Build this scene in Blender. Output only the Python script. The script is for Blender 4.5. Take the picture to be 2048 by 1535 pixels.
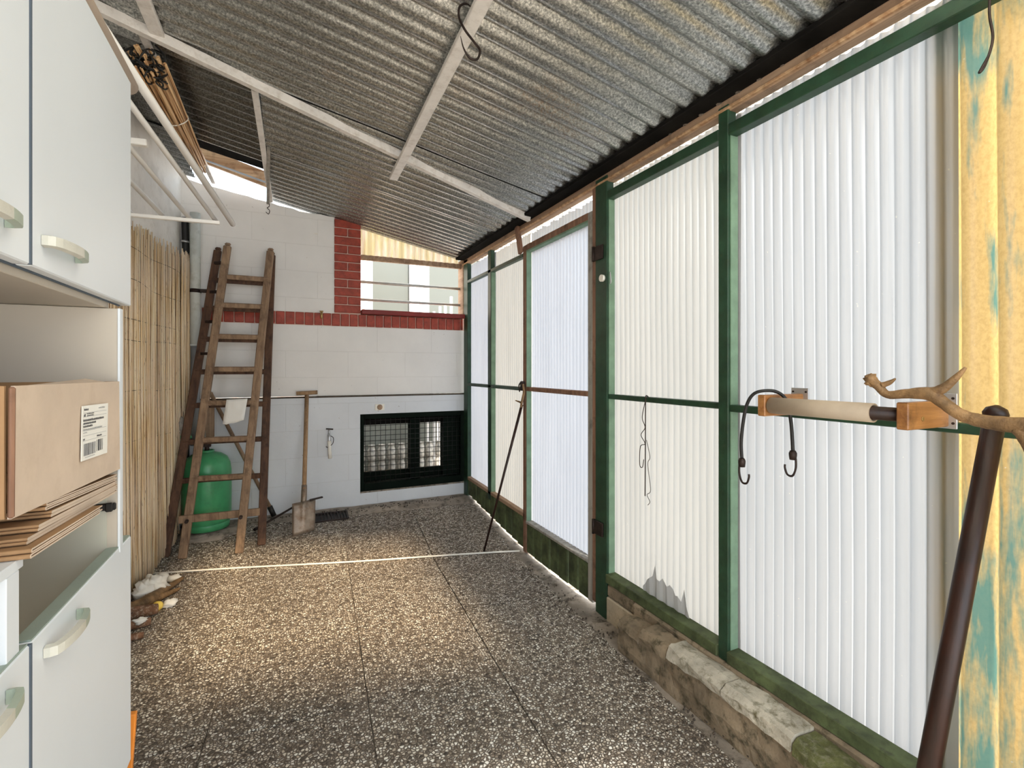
import bpy, math, random
from mathutils import Vector, Matrix, noise
random.seed(7)
for o in list(bpy.data.objects): bpy.data.objects.remove(o)
SC = bpy.context.scene
COL = SC.collection

# ------------------------------------------------------------------ camera
cd = bpy.data.cameras.new('camera'); cam = bpy.data.objects.new('camera', cd); COL.objects.link(cam)
cam.location = (0, 0, 1.25)
cam.rotation_euler = (math.radians(90), 0, -math.atan(453 / 970))
cd.sensor_width = 36; cd.lens = 970 / 2048 * 36
cd.shift_y = -29.5 / 2048
cd.clip_start = 0.02; cd.clip_end = 200
SC.camera = cam
# ------------------------------------------------------------------ world, sun, exposure
w = bpy.data.worlds.new('sky'); SC.world = w; w.use_nodes = True
bg = w.node_tree.nodes['Background']; bg.inputs[0].default_value = (0.80, 0.90, 1.0, 1); bg.inputs[1].default_value = 2.6
sd = bpy.data.lights.new('sun', 'SUN'); sun = bpy.data.objects.new('sun', sd); COL.objects.link(sun)
sd.energy = 10.5; sd.angle = math.radians(6); sd.color = (1.0, 0.94, 0.85)
sun.rotation_euler = Vector((-0.25, 1.17, -1.0)).to_track_quat('-Z', 'Y').to_euler()
SC.view_settings.view_transform = 'Standard'; SC.view_settings.look = 'None'
SC.view_settings.gamma = 1; SC.view_settings.exposure = 0.74
SC.view_settings.use_curve_mapping = False

# ------------------------------------------------------------------ material helpers
def newmat(name):
    m = bpy.data.materials.new(name); m.use_nodes = True
    nt = m.node_tree; nt.nodes.clear()
    out = nt.nodes.new('ShaderNodeOutputMaterial')
    return m, nt, out
def coords(nt, scale=(1, 1, 1), kind='Object'):
    tc = nt.nodes.new('ShaderNodeTexCoord'); mp = nt.nodes.new('ShaderNodeMapping')
    mp.inputs['Scale'].default_value = scale
    nt.links.new(tc.outputs[kind], mp.inputs['Vector']); return mp.outputs['Vector']
def noise_n(nt, vec, scale, detail=4, rough=.6, dist=0):
    n = nt.nodes.new('ShaderNodeTexNoise'); n.inputs['Scale'].default_value = scale
    n.inputs['Detail'].default_value = detail; n.inputs['Roughness'].default_value = rough
    n.inputs['Distortion'].default_value = dist
    nt.links.new(vec, n.inputs['Vector']); return n.outputs['Fac']
def ramp(nt, fac, stops, interp='LINEAR'):
    r = nt.nodes.new('ShaderNodeValToRGB'); r.color_ramp.interpolation = interp
    e = r.color_ramp.elements
    while len(e) < len(stops): e.new(.5)
    for el, (p, c) in zip(e, stops):
        el.position = p; el.color = (c[0], c[1], c[2], 1) if hasattr(c, '__len__') else (c, c, c, 1)
    nt.links.new(fac, r.inputs[0]); return r.outputs[0]
def mix(nt, fac, a, b, mode='MIX'):
    n = nt.nodes.new('ShaderNodeMix'); n.data_type = 'RGBA'; n.blend_type = mode
    def put(s, v):
        if hasattr(v, 'is_output') or hasattr(v, 'links'): nt.links.new(v, s)
        elif hasattr(v, '__len__'): s.default_value = (v[0], v[1], v[2], 1)
        else: s.default_value = v
    put(n.inputs[0], fac); put(n.inputs[6], a); put(n.inputs[7], b); return n.outputs[2]
def math_n(nt, op, a, b=None):
    n = nt.nodes.new('ShaderNodeMath'); n.operation = op
    for i, v in enumerate((a, b)):
        if v is None: continue
        if hasattr(v, 'links'): nt.links.new(v, n.inputs[i])
        else: n.inputs[i].default_value = v
    return n.outputs[0]
def bsdf(nt, out, col, rough=.6, metal=0, bump=None, bstr=.3, bdist=.01, spec=.4):
    b = nt.nodes.new('ShaderNodeBsdfPrincipled')
    if hasattr(col, 'links'): nt.links.new(col, b.inputs['Base Color'])
    else: b.inputs['Base Color'].default_value = (*col, 1)
    if hasattr(rough, 'links'): nt.links.new(rough, b.inputs['Roughness'])
    else: b.inputs['Roughness'].default_value = rough
    if hasattr(metal, 'links'): nt.links.new(metal, b.inputs['Metallic'])
    else: b.inputs['Metallic'].default_value = metal
    b.inputs['Specular IOR Level'].default_value = spec
    if bump is not None:
        bp = nt.nodes.new('ShaderNodeBump'); bp.inputs['Strength'].default_value = bstr
        bp.inputs['Distance'].default_value = bdist
        nt.links.new(bump, bp.inputs['Height']); nt.links.new(bp.outputs[0], b.inputs['Normal'])
    nt.links.new(b.outputs[0], out.inputs[0]); return b
def paint(name, c, rough=.6, metal=0, var=.12, scale=6, dirt=None, dirt_amt=.5, bstr=.15, stretch=(1, 1, 1), spec=.4):
    """a colour with soft variation, optional dirt patches and fine relief"""
    m, nt, out = newmat(name)
    v = coords(nt, stretch)
    n1 = noise_n(nt, v, scale, 5)
    lo = tuple(x * (1 - var * 1.4) for x in c); hi = tuple(min(1, x * (1 + var)) for x in c)
    col = ramp(nt, n1, [(.3, lo), (.7, hi)])
    if dirt:
        n2 = noise_n(nt, v, scale * 2.3, 8, .7)
        col = mix(nt, ramp(nt, n2, [(.5, 0), (.5 + .25 / max(dirt_amt, .01) * .5, 1)]), col, dirt)
    bsdf(nt, out, col, rough, metal, noise_n(nt, v, scale * 12, 3), bstr, .004, spec)
    return m
def wood(name, a, b, rough=.7, axis=2, scale=7):
    m, nt, out = newmat(name)
    s = [22, 22, 22]; s[axis] = 1.3
    v = coords(nt, s)
    n1 = noise_n(nt, v, scale / 5, 6, .65, .6)
    col = ramp(nt, n1, [(.28, a), (.5, tuple((x + y) / 2 for x, y in zip(a, b))), (.72, b)])
    v2 = coords(nt)
    col = mix(nt, ramp(nt, noise_n(nt, v2, 9, 6, .7), [(.52, 0), (.72, .7)]), col, tuple(x * .35 for x in a))
    bsdf(nt, out, col, rough, 0, n1, .3, .004)
    return m

M = {}
def build_materials():
    # exposed aggregate slabs: pebbles in a dark cement bed
    m, nt, out = newmat('pebble_slab')
    v = coords(nt)
    vo = nt.nodes.new('ShaderNodeTexVoronoi'); vo.inputs['Scale'].default_value = 82; vo.inputs['Randomness'].default_value = 1
    nt.links.new(v, vo.inputs['Vector'])
    ve = nt.nodes.new('ShaderNodeTexVoronoi'); ve.feature = 'DISTANCE_TO_EDGE'; ve.inputs['Scale'].default_value = 82
    nt.links.new(v, ve.inputs['Vector'])
    sep = nt.nodes.new('ShaderNodeSeparateColor'); nt.links.new(vo.outputs['Color'], sep.inputs[0])
    peb = ramp(nt, sep.outputs[0], [(0, (.08, .066, .055)), (.2, (.27, .225, .18)), (.42, (.55, .475, .39)), (.68, (.78, .71, .61)), (.88, (.98, .95, .88))])
    edge = ramp(nt, ve.outputs['Distance'], [(.04, 0), (.20, 1)])
    n = noise_n(nt, v, 2.6, 5, .6)
    bed = mix(nt, n, (.10, .08, .06), (.24, .19, .15))
    col = mix(nt, edge, bed, peb)
    # far slabs are dirtier: cement skin partly hiding the pebbles
    skin = ramp(nt, noise_n(nt, v, 4, 8, .7), [(.55, 0), (.78, .4)])
    col = mix(nt, skin, col, (.30, .235, .18))
    oi = nt.nodes.new('ShaderNodeObjectInfo')
    tint = ramp(nt, oi.outputs['Random'], [(0, (.86, .84, .82)), (1, (1.0, .99, .96))])
    col = mix(nt, 1.0, col, tint, 'MULTIPLY')
    bsdf(nt, out, col, .7, 0, edge, 1.0, .006, .4)
    M['pebble'] = m
    M['dirt_shade'] = paint('dirt_and_shade', (.085, .065, .05), .95, var=.3, scale=12, bstr=.5)  # dirt colour; also draws the painted shadow line on the back wall
    M['concrete'] = paint('old_concrete', (.33, .28, .23), .9, var=.3, scale=5, dirt=(.07, .055, .04), dirt_amt=.8, bstr=.6)
    M['kerb'] = paint('kerb_concrete', (.27, .205, .135), .9, var=.3, scale=7, dirt=(.085, .07, .04), dirt_amt=.9, bstr=.8)
    M['kerbtop'] = paint('kerb_top', (.52, .47, .38), .9, var=.25, scale=9, dirt=(.15, .13, .07), dirt_amt=.7, bstr=.7)
    M['moss'] = paint('moss', (.13, .135, .05), .95, var=.4, scale=20, dirt=(.28, .26, .18), bstr=.9)
    M['block'] = paint('beige_block', (.52, .43, .31), .9, var=.15, scale=8, dirt=(.25, .2, .13), dirt_amt=.4, bstr=.4)
    # painted block wall with faint joints
    def wallmat(name, c, jy):
        m, nt, out = newmat(name)
        tc = nt.nodes.new('ShaderNodeTexCoord'); sx = nt.nodes.new('ShaderNodeSeparateXYZ'); cx = nt.nodes.new('ShaderNodeCombineXYZ')
        nt.links.new(tc.outputs['Object'], sx.inputs[0])
        nt.links.new(sx.outputs['X'], cx.inputs[0]); nt.links.new(sx.outputs['Z'], cx.inputs[1])
        br = nt.nodes.new('ShaderNodeTexBrick'); br.inputs['Scale'].default_value = 1
        br.inputs['Brick Width'].default_value = .52; br.inputs['Row Height'].default_value = .235
        br.inputs['Mortar Size'].default_value = .004; br.inputs['Mortar Smooth'].default_value = .6
        nt.links.new(cx.outputs[0], br.inputs['Vector'])
        v = coords(nt)
        n1 = noise_n(nt, v, 2.2, 6, .6)
        col = ramp(nt, n1, [(.3, tuple(x * .90 for x in c)), (.7, c)])
        sp = ramp(nt, noise_n(nt, v, 26, 3, .5), [(.72, 0), (.76, .6)])
        col = mix(nt, sp, col, tuple(x * .5 for x in (.6, .5, .45)))
        col = mix(nt, math_n(nt, 'MULTIPLY', br.outputs['Fac'], .12), col, (.4, .37, .34))
        h = math_n(nt, 'SUBTRACT', math_n(nt, 'MULTIPLY', noise_n(nt, v, 40, 4), .35), math_n(nt, 'MULTIPLY', br.outputs['Fac'], .6))
        bsdf(nt, out, col, .8, 0, h, .35, .006, .3)
        return m
    M['wall_up'] = wallmat('white_painted_block', (.84, .815, .785), 0)
    M['wall_low'] = wallmat('pale_grey_painted_block', (.72, .74, .77), 0)
    M['plaster'] = paint('white_plaster', (.76, .73, .68), .85, var=.08, scale=4, dirt=(.5, .46, .4), dirt_amt=.3)
    M['brick'] = paint('red_brick', (.36, .055, .03), .55, var=.25, scale=14, dirt=(.16, .03, .02), dirt_amt=.5)
    M['mortar'] = paint('pink_mortar', (.66, .46, .38), .9, var=.1)
    M['pink_sunlit'] = paint('sunlit_pink', (.85, .50, .48), .9, var=.05)
    M['redsill'] = paint('red_sill_paint', (.22, .02, .015), .5, var=.2)
    # galvanised sheet
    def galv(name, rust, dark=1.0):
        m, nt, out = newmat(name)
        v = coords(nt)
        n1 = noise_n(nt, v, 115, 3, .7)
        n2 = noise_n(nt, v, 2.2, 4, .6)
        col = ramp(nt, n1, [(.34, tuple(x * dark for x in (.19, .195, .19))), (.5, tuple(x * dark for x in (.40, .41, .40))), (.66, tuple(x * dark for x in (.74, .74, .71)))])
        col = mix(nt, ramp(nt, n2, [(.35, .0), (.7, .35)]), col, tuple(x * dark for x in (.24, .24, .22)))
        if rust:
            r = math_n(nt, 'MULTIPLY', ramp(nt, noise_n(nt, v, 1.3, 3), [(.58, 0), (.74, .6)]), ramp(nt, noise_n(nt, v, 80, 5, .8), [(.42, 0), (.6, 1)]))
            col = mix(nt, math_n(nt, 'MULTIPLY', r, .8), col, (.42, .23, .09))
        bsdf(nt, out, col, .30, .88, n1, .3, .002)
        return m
    M['galv'] = galv('galvanised_sheet', True)
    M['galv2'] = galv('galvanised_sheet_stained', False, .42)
    # translucent corrugated sheets
    def plastic(name, c, trans=.62, stain=None, clear=0):
        m, nt, out = newmat(name)
        v = coords(nt, (1, 1, .12))
        n1 = noise_n(nt, v, 9, 4, .6)
        col = ramp(nt, n1, [(.3, tuple(x * .90 for x in c)), (.7, c)])
        spk = ramp(nt, noise_n(nt, coords(nt), 55, 2), [(.74, 0), (.78, .55)])
        col = mix(nt, spk, col, (.45, .42, .36))
        if stain:
            vs = coords(nt, (1, 1, .16))
            s = ramp(nt, noise_n(nt, vs, 13, 5, .6), [(.54, 0), (.66, 1)])
            sx = nt.nodes.new('ShaderNodeSeparateXYZ'); nt.links.new(coords(nt), sx.inputs[0])
            zr = ramp(nt, math_n(nt, 'DIVIDE', sx.outputs['Z'], 2.4), [(.0, .24), (.25, .10), (.42, .01), (.84, 0), (.93, .10)])
            s = ramp(nt, math_n(nt, 'ADD', noise_n(nt, vs, 13, 5, .6), zr), [(.54, 0), (.66, 1)])
            s = math_n(nt, 'MULTIPLY', s, .85)
            fib = ramp(nt, noise_n(nt, coords(nt, (1, 1, .7)), 110, 4), [(.4, 0), (.7, .55)])
            col = mix(nt, fib, col, stain[1])
            col = mix(nt, s, col, stain[0])
        d = nt.nodes.new('ShaderNodeBsdfDiffuse'); t = nt.nodes.new('ShaderNodeBsdfTranslucent')
        nt.links.new(col, d.inputs[0]); nt.links.new(col, t.inputs[0])
        mx = nt.nodes.new('ShaderNodeMixShader'); mx.inputs[0].default_value = trans
        nt.links.new(d.outputs[0], mx.inputs[1]); nt.links.new(t.outputs[0], mx.inputs[2])
        last = mx.outputs[0]
        if clear:
            tr = nt.nodes.new('ShaderNodeBsdfTransparent'); tr.inputs[0].default_value = (1.0, .82, .58, 1)
            m2 = nt.nodes.new('ShaderNodeMixShader'); m2.inputs[0].default_value = clear
            nt.links.new(last, m2.inputs[1]); nt.links.new(tr.outputs[0], m2.inputs[2]); last = m2.outputs[0]
        g = nt.nodes.new('ShaderNodeBsdfGlossy'); g.inputs['Roughness'].default_value = .25
        m3 = nt.nodes.new('ShaderNodeMixShader'); m3.inputs[0].default_value = .03
        nt.links.new(last, m3.inputs[1]); nt.links.new(g.outputs[0], m3.inputs[2])
        nt.links.new(m3.outputs[0], out.inputs[0])
        return m
    M['sheet_blue'] = plastic('translucent_sheet_bluish', (.325, .345, .385))
    M['sheet_cream'] = plastic('translucent_sheet_cream', (.335, .330, .312))
    M['sheet_white'] = plastic('translucent_sheet_white', (.295, .300, .305))
    M['sheet_shaded'] = plastic('shaded_sheet_grey', (.50, .50, .50), .3)
    M['sheet_yellow'] = plastic('yellowed_fibreglass_sheet', (.36, .245, .095), .62, ((.02, .11, .105), (.22, .14, .05)))
    M['sheet_sun_patch'] = plastic('added_clear_sheet', (.88, .84, .74), .5, None, .38)
    M['sheet_old'] = plastic('weathered_fibreglass_sheet', (.60, .54, .46), .55, ((.48, .42, .24), (.6, .5, .35)))
    # paints and woods
    M['green'] = paint('green_paint', (.018, .055, .028), .45, var=.3, scale=12, dirt=(.03, .05, .02), dirt_amt=.3)
    M['green_lit'] = paint('lit_green_paint', (.17, .27, .18), .6, var=.15, scale=12)  # paler copy of the green paint, for faces that catch light
    M['green_olive'] = paint('mossy_green_boards', (.085, .108, .045), .75, var=.45, scale=9, dirt=(.03, .03, .015), dirt_amt=.5)
    M['green_dark'] = paint('dark_green_window_paint', (.003, .007, .004), .7, var=.3, spec=.08)
    M['white'] = paint('white_metal_paint', (.80, .75, .70), .5, var=.08, scale=10, dirt=(.5, .43, .36), dirt_amt=.4)
    M['rack'] = paint('white_rack_tube', (.80, .77, .73), .4, var=.05)
    M['pvc'] = paint('grey_downpipe', (.60, .62, .58), .5, var=.1, scale=5, dirt=(.4, .4, .35))
    M['pvc_dark'] = paint('zinc_downpipe', (.34, .36, .38), .5, .3, var=.15)
    M['black'] = paint('black_rubber', (.012, .011, .010), .5, var=.2)
    M['iron'] = paint('rusty_dark_iron', (.035, .022, .018), .5, .5, var=.4, scale=30)
    M['steel'] = paint('galvanised_plate', (.55, .55, .56), .4, .8, var=.1)
    M['spade'] = paint('worn_spade_steel', (.33, .26, .20), .45, .5, var=.3, scale=9, dirt=(.2, .12, .07), dirt_amt=.6)
    M['wood_beam'] = wood('beam_wood', (.27, .155, .09), (.52, .36, .24), axis=1)
    M['wood_x'] = wood('weathered_board', (.30, .13, .05), (.72, .50, .30), axis=0)
    M['wood_door'] = wood('door_stile_wood', (.13, .065, .040), (.34, .18, .11), axis=2)
    M['wood_grey'] = wood('grey_door_wood', (.22, .20, .17), (.44, .41, .36), axis=2)
    M['ladder'] = wood('ladder_wood', (.13, .075, .045), (.40, .27, .17), axis=2)
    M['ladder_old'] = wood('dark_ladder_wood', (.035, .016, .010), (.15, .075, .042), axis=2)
    M['handle_wood'] = wood('handle_wood', (.22, .125, .06), (.45, .29, .16), axis=2)
    M['bracket'] = wood('varnished_bracket_wood', (.20, .075, .022), (.48, .23, .075), .4, axis=0)
    M['pole'] = wood('dark_varnished_pole', (.010, .003, .0015), (.034, .009, .004), .42, axis=2)
    M['branch'] = paint('bare_branch_wood', (.23, .135, .06), .6, var=.45, scale=16, dirt=(.09, .045, .02), dirt_amt=.5, bstr=.5)
    M['tube'] = paint('beige_card_tube', (.42, .34, .255), .7, var=.08, scale=8)
    M['card'] = paint('cardboard', (.60, .485, .39), .9, var=.07, scale=8, dirt=(.50, .39, .30), dirt_amt=.3, bstr=.05)
    M['card_dark'] = paint('cardboard_brown', (.34, .20, .10), .9, var=.12, scale=8, bstr=.05)
    M['paper'] = paint('paper_white', (.82, .81, .77), .8, var=.03)
    M['ink'] = paint('print_grey', (.08, .08, .09), .8, var=.02)
    M['ink_l'] = paint('print_light_grey', (.38, .39, .41), .8, var=.02)
    M['cab'] = paint('white_laminate', (.70, .745, .80), .35, var=.015, scale=3, bstr=.02)
    M['cab_in'] = paint('beige_laminate', (.50, .45, .385), .5, var=.05, scale=3, bstr=.03)
    M['cab_in2'] = paint('grey_green_laminate', (.50, .50, .43), .5, var=.06, scale=3, bstr=.03)
    M['cab_edge'] = paint('grey_green_edging', (.30, .37, .33), .5, var=.05)
    M['cab_seam'] = paint('blue_grey_strip', (.10, .13, .17), .6, var=.05)
    M['pull'] = paint('ivory_pull', (.55, .54, .48), .35, var=.08, scale=20)
    M['pull_g'] = paint('pale_green_pull', (.34, .40, .33), .35, var=.08)
    M['orange'] = paint('orange_board', (.72, .24, .03), .5, var=.15)
    # reeds: colour changes from cane to cane
    m, nt, out = newmat('reed')
    v = coords(nt, (130, 130, .8)); n1 = noise_n(nt, v, 1, 3, .5)
    col = ramp(nt, n1, [(.33, (.14, .065, .03)), (.41, (.55, .34, .15)), (.49, (.86, .62, .34)), (.58, (.97, .87, .68)), (.66, (.60, .40, .20)), (.74,(.90,.75,.50))])
    n2 = ramp(nt, noise_n(nt, coords(nt, (1, 1, 1)), 2.3, 4), [(.42, 0), (.62, .5)])
    col = mix(nt, n2, col, (.86, .70, .55))
    nod = ramp(nt, noise_n(nt, coords(nt, (60, 60, 9)), 2, 3), [(.62, 0), (.7, .6)])
    col = mix(nt, nod, col, (.22, .11, .05))
    bsdf(nt, out, col, .6, 0, n1, .2, .003); M['reed'] = m
    M['gas'] = paint('green_gas_bottle', (.07, .36, .15), .28, var=.12, scale=4, dirt=(.05, .18, .09), dirt_amt=.3)
    M['brass'] = paint('brass', (.45, .30, .12), .4, .8, var=.15)
    M['whitep'] = paint('white_plastic', (.86, .82, .74), .5, var=.05)
    M['yellow'] = paint('yellow_plastic', (.85, .62, .12), .5, var=.05)
    M['bark'] = paint('brown_bark', (.20, .10, .055), .8, var=.5, scale=25, dirt=(.55, .45, .35), dirt_amt=.5, bstr=.8)
    M['facade'] = paint('cream_house_render', (.84, .72, .60), .9, var=.04)
    M['frame_w'] = paint('white_window_frame', (.85, .80, .76), .5, var=.03)
    M['rail_g'] = paint('galvanised_rail', (.50, .49, .46), .4, .4, var=.08)
    m, nt, out = newmat('dark_glass'); bsdf(nt, out, (.085, .09, .08), .35, 0, spec=.25); M['glass_dark'] = m
    M['jar'] = paint('pale_jar_glass', (.55, .50, .43), .25, var=.35, scale=30)
    M['ground'] = paint('sunlit_concrete', (.62, .58, .52), .9, var=.1, scale=2)
    M['grey_wall'] = paint('cellar_render', (.24, .25, .22), .9, var=.15)
    M['soot_shade'] = paint('dark_board', (.010, .009, .008), .9, var=.4, spec=.1)  # soot black; also colours the painted shade above the beam
    M['burlap'] = paint('grey_wrapping', (.42, .38, .33), .8, var=.3, scale=25, bstr=.6)
build_materials()

# ------------------------------------------------------------------ mesh helpers
class MB:
    def __init__(s): s.v = []; s.f = []; s.sm = []
    def add(s, vs, fs, smooth=False):
        b = len(s.v); s.v += [tuple(v) for v in vs]
        for f in fs: s.f.append(tuple(i + b for i in f)); s.sm.append(smooth)
        return s
    def box(s, x0, x1, y0, y1, z0, z1, bev=0, mat=None):
        """box with chamfered corners (bev) in world axes, optional transform"""
        if bev <= 0:
            vs = [Vector((x, y, z)) for z in (z0, z1) for y in (y0, y1) for x in (x0, x1)]
            fs = [(0, 2, 3, 1), (4, 5, 7, 6), (0, 1, 5, 4), (2, 6, 7, 3), (0, 4, 6, 2), (1, 3, 7, 5)]
        else:
            b = min(bev, (x1 - x0) * .45, (y1 - y0) * .45, (z1 - z0) * .45)
            vs = []; idx = {}
            for i, (x, sx) in enumerate(((x0, 1), (x1, -1))):
                for j, (y, sy) in enumerate(((y0, 1), (y1, -1))):
                    for k, (z, sz) in enumerate(((z0, 1), (z1, -1))):
                        for a in range(3):
                            p = [x + sx * b, y + sy * b, z + sz * b]; p[a] = (x, y, z)[a]
                            idx[i, j, k, a] = len(vs); vs.append(Vector(p))
            fs = []
            for a in range(3):
                u, w_ = [c for c in range(3) if c != a]
                for e in (0, 1):
                    q = []
                    for (m, n) in ((0, 0), (1, 0), (1, 1), (0, 1)):
                        k = [0, 0, 0]; k[a] = e; k[u] = m; k[w_] = n; q.append(idx[(*k, a)])
                    fs.append(q)
            for a in range(3):
                u, w_ = [c for c in range(3) if c != a]
                for m in (0, 1):
                    for n in (0, 1):
                        k0 = [0, 0, 0]; k1 = [0, 0, 0]; k0[u] = k1[u] = m; k0[w_] = k1[w_] = n; k1[a] = 1
                        fs.append([idx[(*k0, u)], idx[(*k1, u)], idx[(*k1, w_)], idx[(*k0, w_)]])
            for i in (0, 1):
                for j in (0, 1):
                    for k in (0, 1): fs.append([idx[i, j, k, 0], idx[i, j, k, 1], idx[i, j, k, 2]])
        if mat is not None: vs = [mat @ v for v in vs]
        return s.add(vs, fs)
    def bar(s, p0, p1, wd, th, up=(0, 0, 1), bev=.003, ext=0):
        """rectangular bar from p0 to p1; wd across (dir x up), th along up"""
        p0 = Vector(p0); p1 = Vector(p1); d = (p1 - p0); L = d.length; d.normalize()
        side = d.cross(Vector(up)).normalized(); u = side.cross(d)
        m = Matrix((side, d, u)).transposed().to_4x4(); m.translation = p0
        return s.box(-wd / 2, wd / 2, -ext, L + ext, -th / 2, th / 2, bev, m)
    def tube(s, pts, r, n=10, caps=True, closed=False):
        pts = [Vector(p) for p in pts]; N = len(pts)
        rs = r if hasattr(r, '__len__') else [r] * N
        vs = []; prev = None
        for i, p in enumerate(pts):
            a = pts[(i - 1) % N if closed else max(i - 1, 0)]; b = pts[(i + 1) % N if closed else min(i + 1, N - 1)]
            t = (b - a).normalized()
            if prev is None:
                q = Vector((0, 0, 1)) if abs(t.z) < .9 else Vector((1, 0, 0))
                x = t.cross(q).normalized()
            else:
                x = (prev - t * prev.dot(t)); x = x.normalized() if x.length > 1e-6 else t.orthogonal().normalized()
            prev = x; y = t.cross(x)
            for k in range(n):
                an = 2 * math.pi * k / n; vs.append(p + (x * math.cos(an) + y * math.sin(an)) * rs[i])
        fs = []
        for i in range(N if closed else N - 1):
            j = (i + 1) % N
            for k in range(n): fs.append((i * n + k, i * n + (k + 1) % n, j * n + (k + 1) % n, j * n + k))
        b = len(s.v); s.add(vs, fs, True)
        if caps and not closed:
            s.f.append(tuple(b + k for k in range(n))[::-1]); s.sm.append(False)
            s.f.append(tuple(b + (N - 1) * n + k for k in range(n))); s.sm.append(False)
        return s
    def lathe(s, prof, c=(0, 0, 0), n=32):
        c = Vector(c); vs = []
        for r, z in prof:
            for k in range(n):
                a = 2 * math.pi * k / n; vs.append(c + Vector((r * math.cos(a), r * math.sin(a), z)))
        fs = [(i * n + k, i * n + (k + 1) % n, (i + 1) * n + (k + 1) % n, (i + 1) * n + k) for i in range(len(prof) - 1) for k in range(n)]
        return s.add(vs, fs, True)
    def blob(s, c, r, seed=0, amp=.25, n=14, m=10, freq=2.5, sq=(1, 1, 1), rot=None):
        c = Vector(c); vs = []
        for i in range(m + 1):
            th = math.pi * i / m
            for k in range(n):
                a = 2 * math.pi * k / n
                d = Vector((math.sin(th) * math.cos(a), math.sin(th) * math.sin(a), math.cos(th)))
                q = 1 + amp * noise.noise(d * freq + Vector((seed * 7.1, seed, 0)))
                e = Vector((d.x * sq[0], d.y * sq[1], d.z * sq[2])) * r * q
                if rot is not None: e = rot @ e
                vs.append(c + e)
        fs = [(i * n + k, i * n + (k + 1) % n, (i + 1) * n + (k + 1) % n, (i + 1) * n + k) for i in range(m) for k in range(n)]
        return s.add(vs, fs, True)
    def build(s, name, mat, parent=None, base=None):
        me = bpy.data.meshes.new(name); me.from_pydata(s.v, [], s.f); me.update()
        me.polygons.foreach_set('use_smooth', s.sm)
        me.validate()
        if mat: me.materials.append(M[mat] if isinstance(mat, str) else mat)
        o = bpy.data.objects.new(name, me); COL.objects.link(o)
        if parent is not None:
            o.parent = parent
            o.matrix_parent_inverse = Matrix.Translation(-Vector(parent.location))
        return o
def fix_normals(o):
    import bmesh
    bm = bmesh.new(); bm.from_mesh(o.data); bmesh.ops.remove_doubles(bm, verts=bm.verts, dist=1e-6)
    bmesh.ops.recalc_face_normals(bm, faces=bm.faces); bm.to_mesh(o.data); bm.free(); return o
def empty(name, loc=(0, 0, 0)):
    o = bpy.data.objects.new(name, None); o.location = loc; o.empty_display_size = .05; COL.objects.link(o); return o
def thing(o, label, cat, group=None):
    o['label'] = label; o['category'] = cat
    if group: o['group'] = group
    return o
def struct(o, label=None):
    o['kind'] = 'structure'
    if label: o['label'] = label
    return o
def part(o, label): o['label'] = label; return o
def catmull(pts, k=8):
    P = [Vector(p) for p in pts]; out = []
    for i in range(len(P) - 1):
        p0 = P[max(i - 1, 0)]; p1 = P[i]; p2 = P[i + 1]; p3 = P[min(i + 2, len(P) - 1)]
        for j in range(k):
            t = j / k
            out.append(.5 * ((2 * p1) + (p2 - p0) * t + (2 * p0 - 5 * p1 + 4 * p2 - p3) * t * t + (3 * p1 - p0 - 3 * p2 + p3) * t ** 3))
    out.append(P[-1]); return out

def fz(x, y):                                   # the floor: flat, then rising gently to the back wall
    yf = 3.2 + (1.6 - x) * .31
    t = min(max((y - yf) / (4.5 - yf), 0), 1)
    return -.135 * (1 - t)
def roofz(x): return 2.37 + .205 * (1.63 - x)
def wallx(y): return -.76 - .12 * (4.66 - y)

# ================================================================== SETTING
# ---- ground outside
g = MB(); g.box(1.80, 30, -25, 30, -.30, -.155); g.box(-30, 1.80, -25, -2.2, -.30, -.155); g.box(-30, 1.80, 5.65, 30, -.30, -.155)
struct(g.build('ground', 'ground'), 'pale sunlit concrete ground outside the lean-to')
# ---- floor
fl = struct(empty('floor'), 'exposed pebble paving slabs with a dirty concrete margin')
b = MB(); nx, ny = 30, 70; vs = []; fs = []
for j in range(ny + 1):
    for i in range(nx + 1):
        x = -1.75 + 3.45 * i / nx; y = -2.2 + 6.95 * j / ny
        e = .004 * noise.noise(Vector((x * 5, y * 5, 0)))
        if x > 1.36: e += .004 + .010 * noise.noise(Vector((x * 9, y * 9, 3)))
        if y > 4.38: e += .010 + .010 * noise.noise(Vector((x * 9, y * 9, 3)))
        vs.append((x, y, fz(x, y) - .013 + e))
for j in range(ny):
    for i in range(nx):
        k = j * (nx + 1) + i; fs.append((k, k + 1, k + nx + 2, k + nx + 1))
b.add(vs, fs, True); b.build('concrete_bed', 'concrete', fl)
a_ = math.radians(3.4); P0 = -.40; PW = .588; Q0 = 2.10
ex = Vector((math.cos(a_), -math.sin(a_))); ey = Vector((math.sin(a_), math.cos(a_)))
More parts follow.
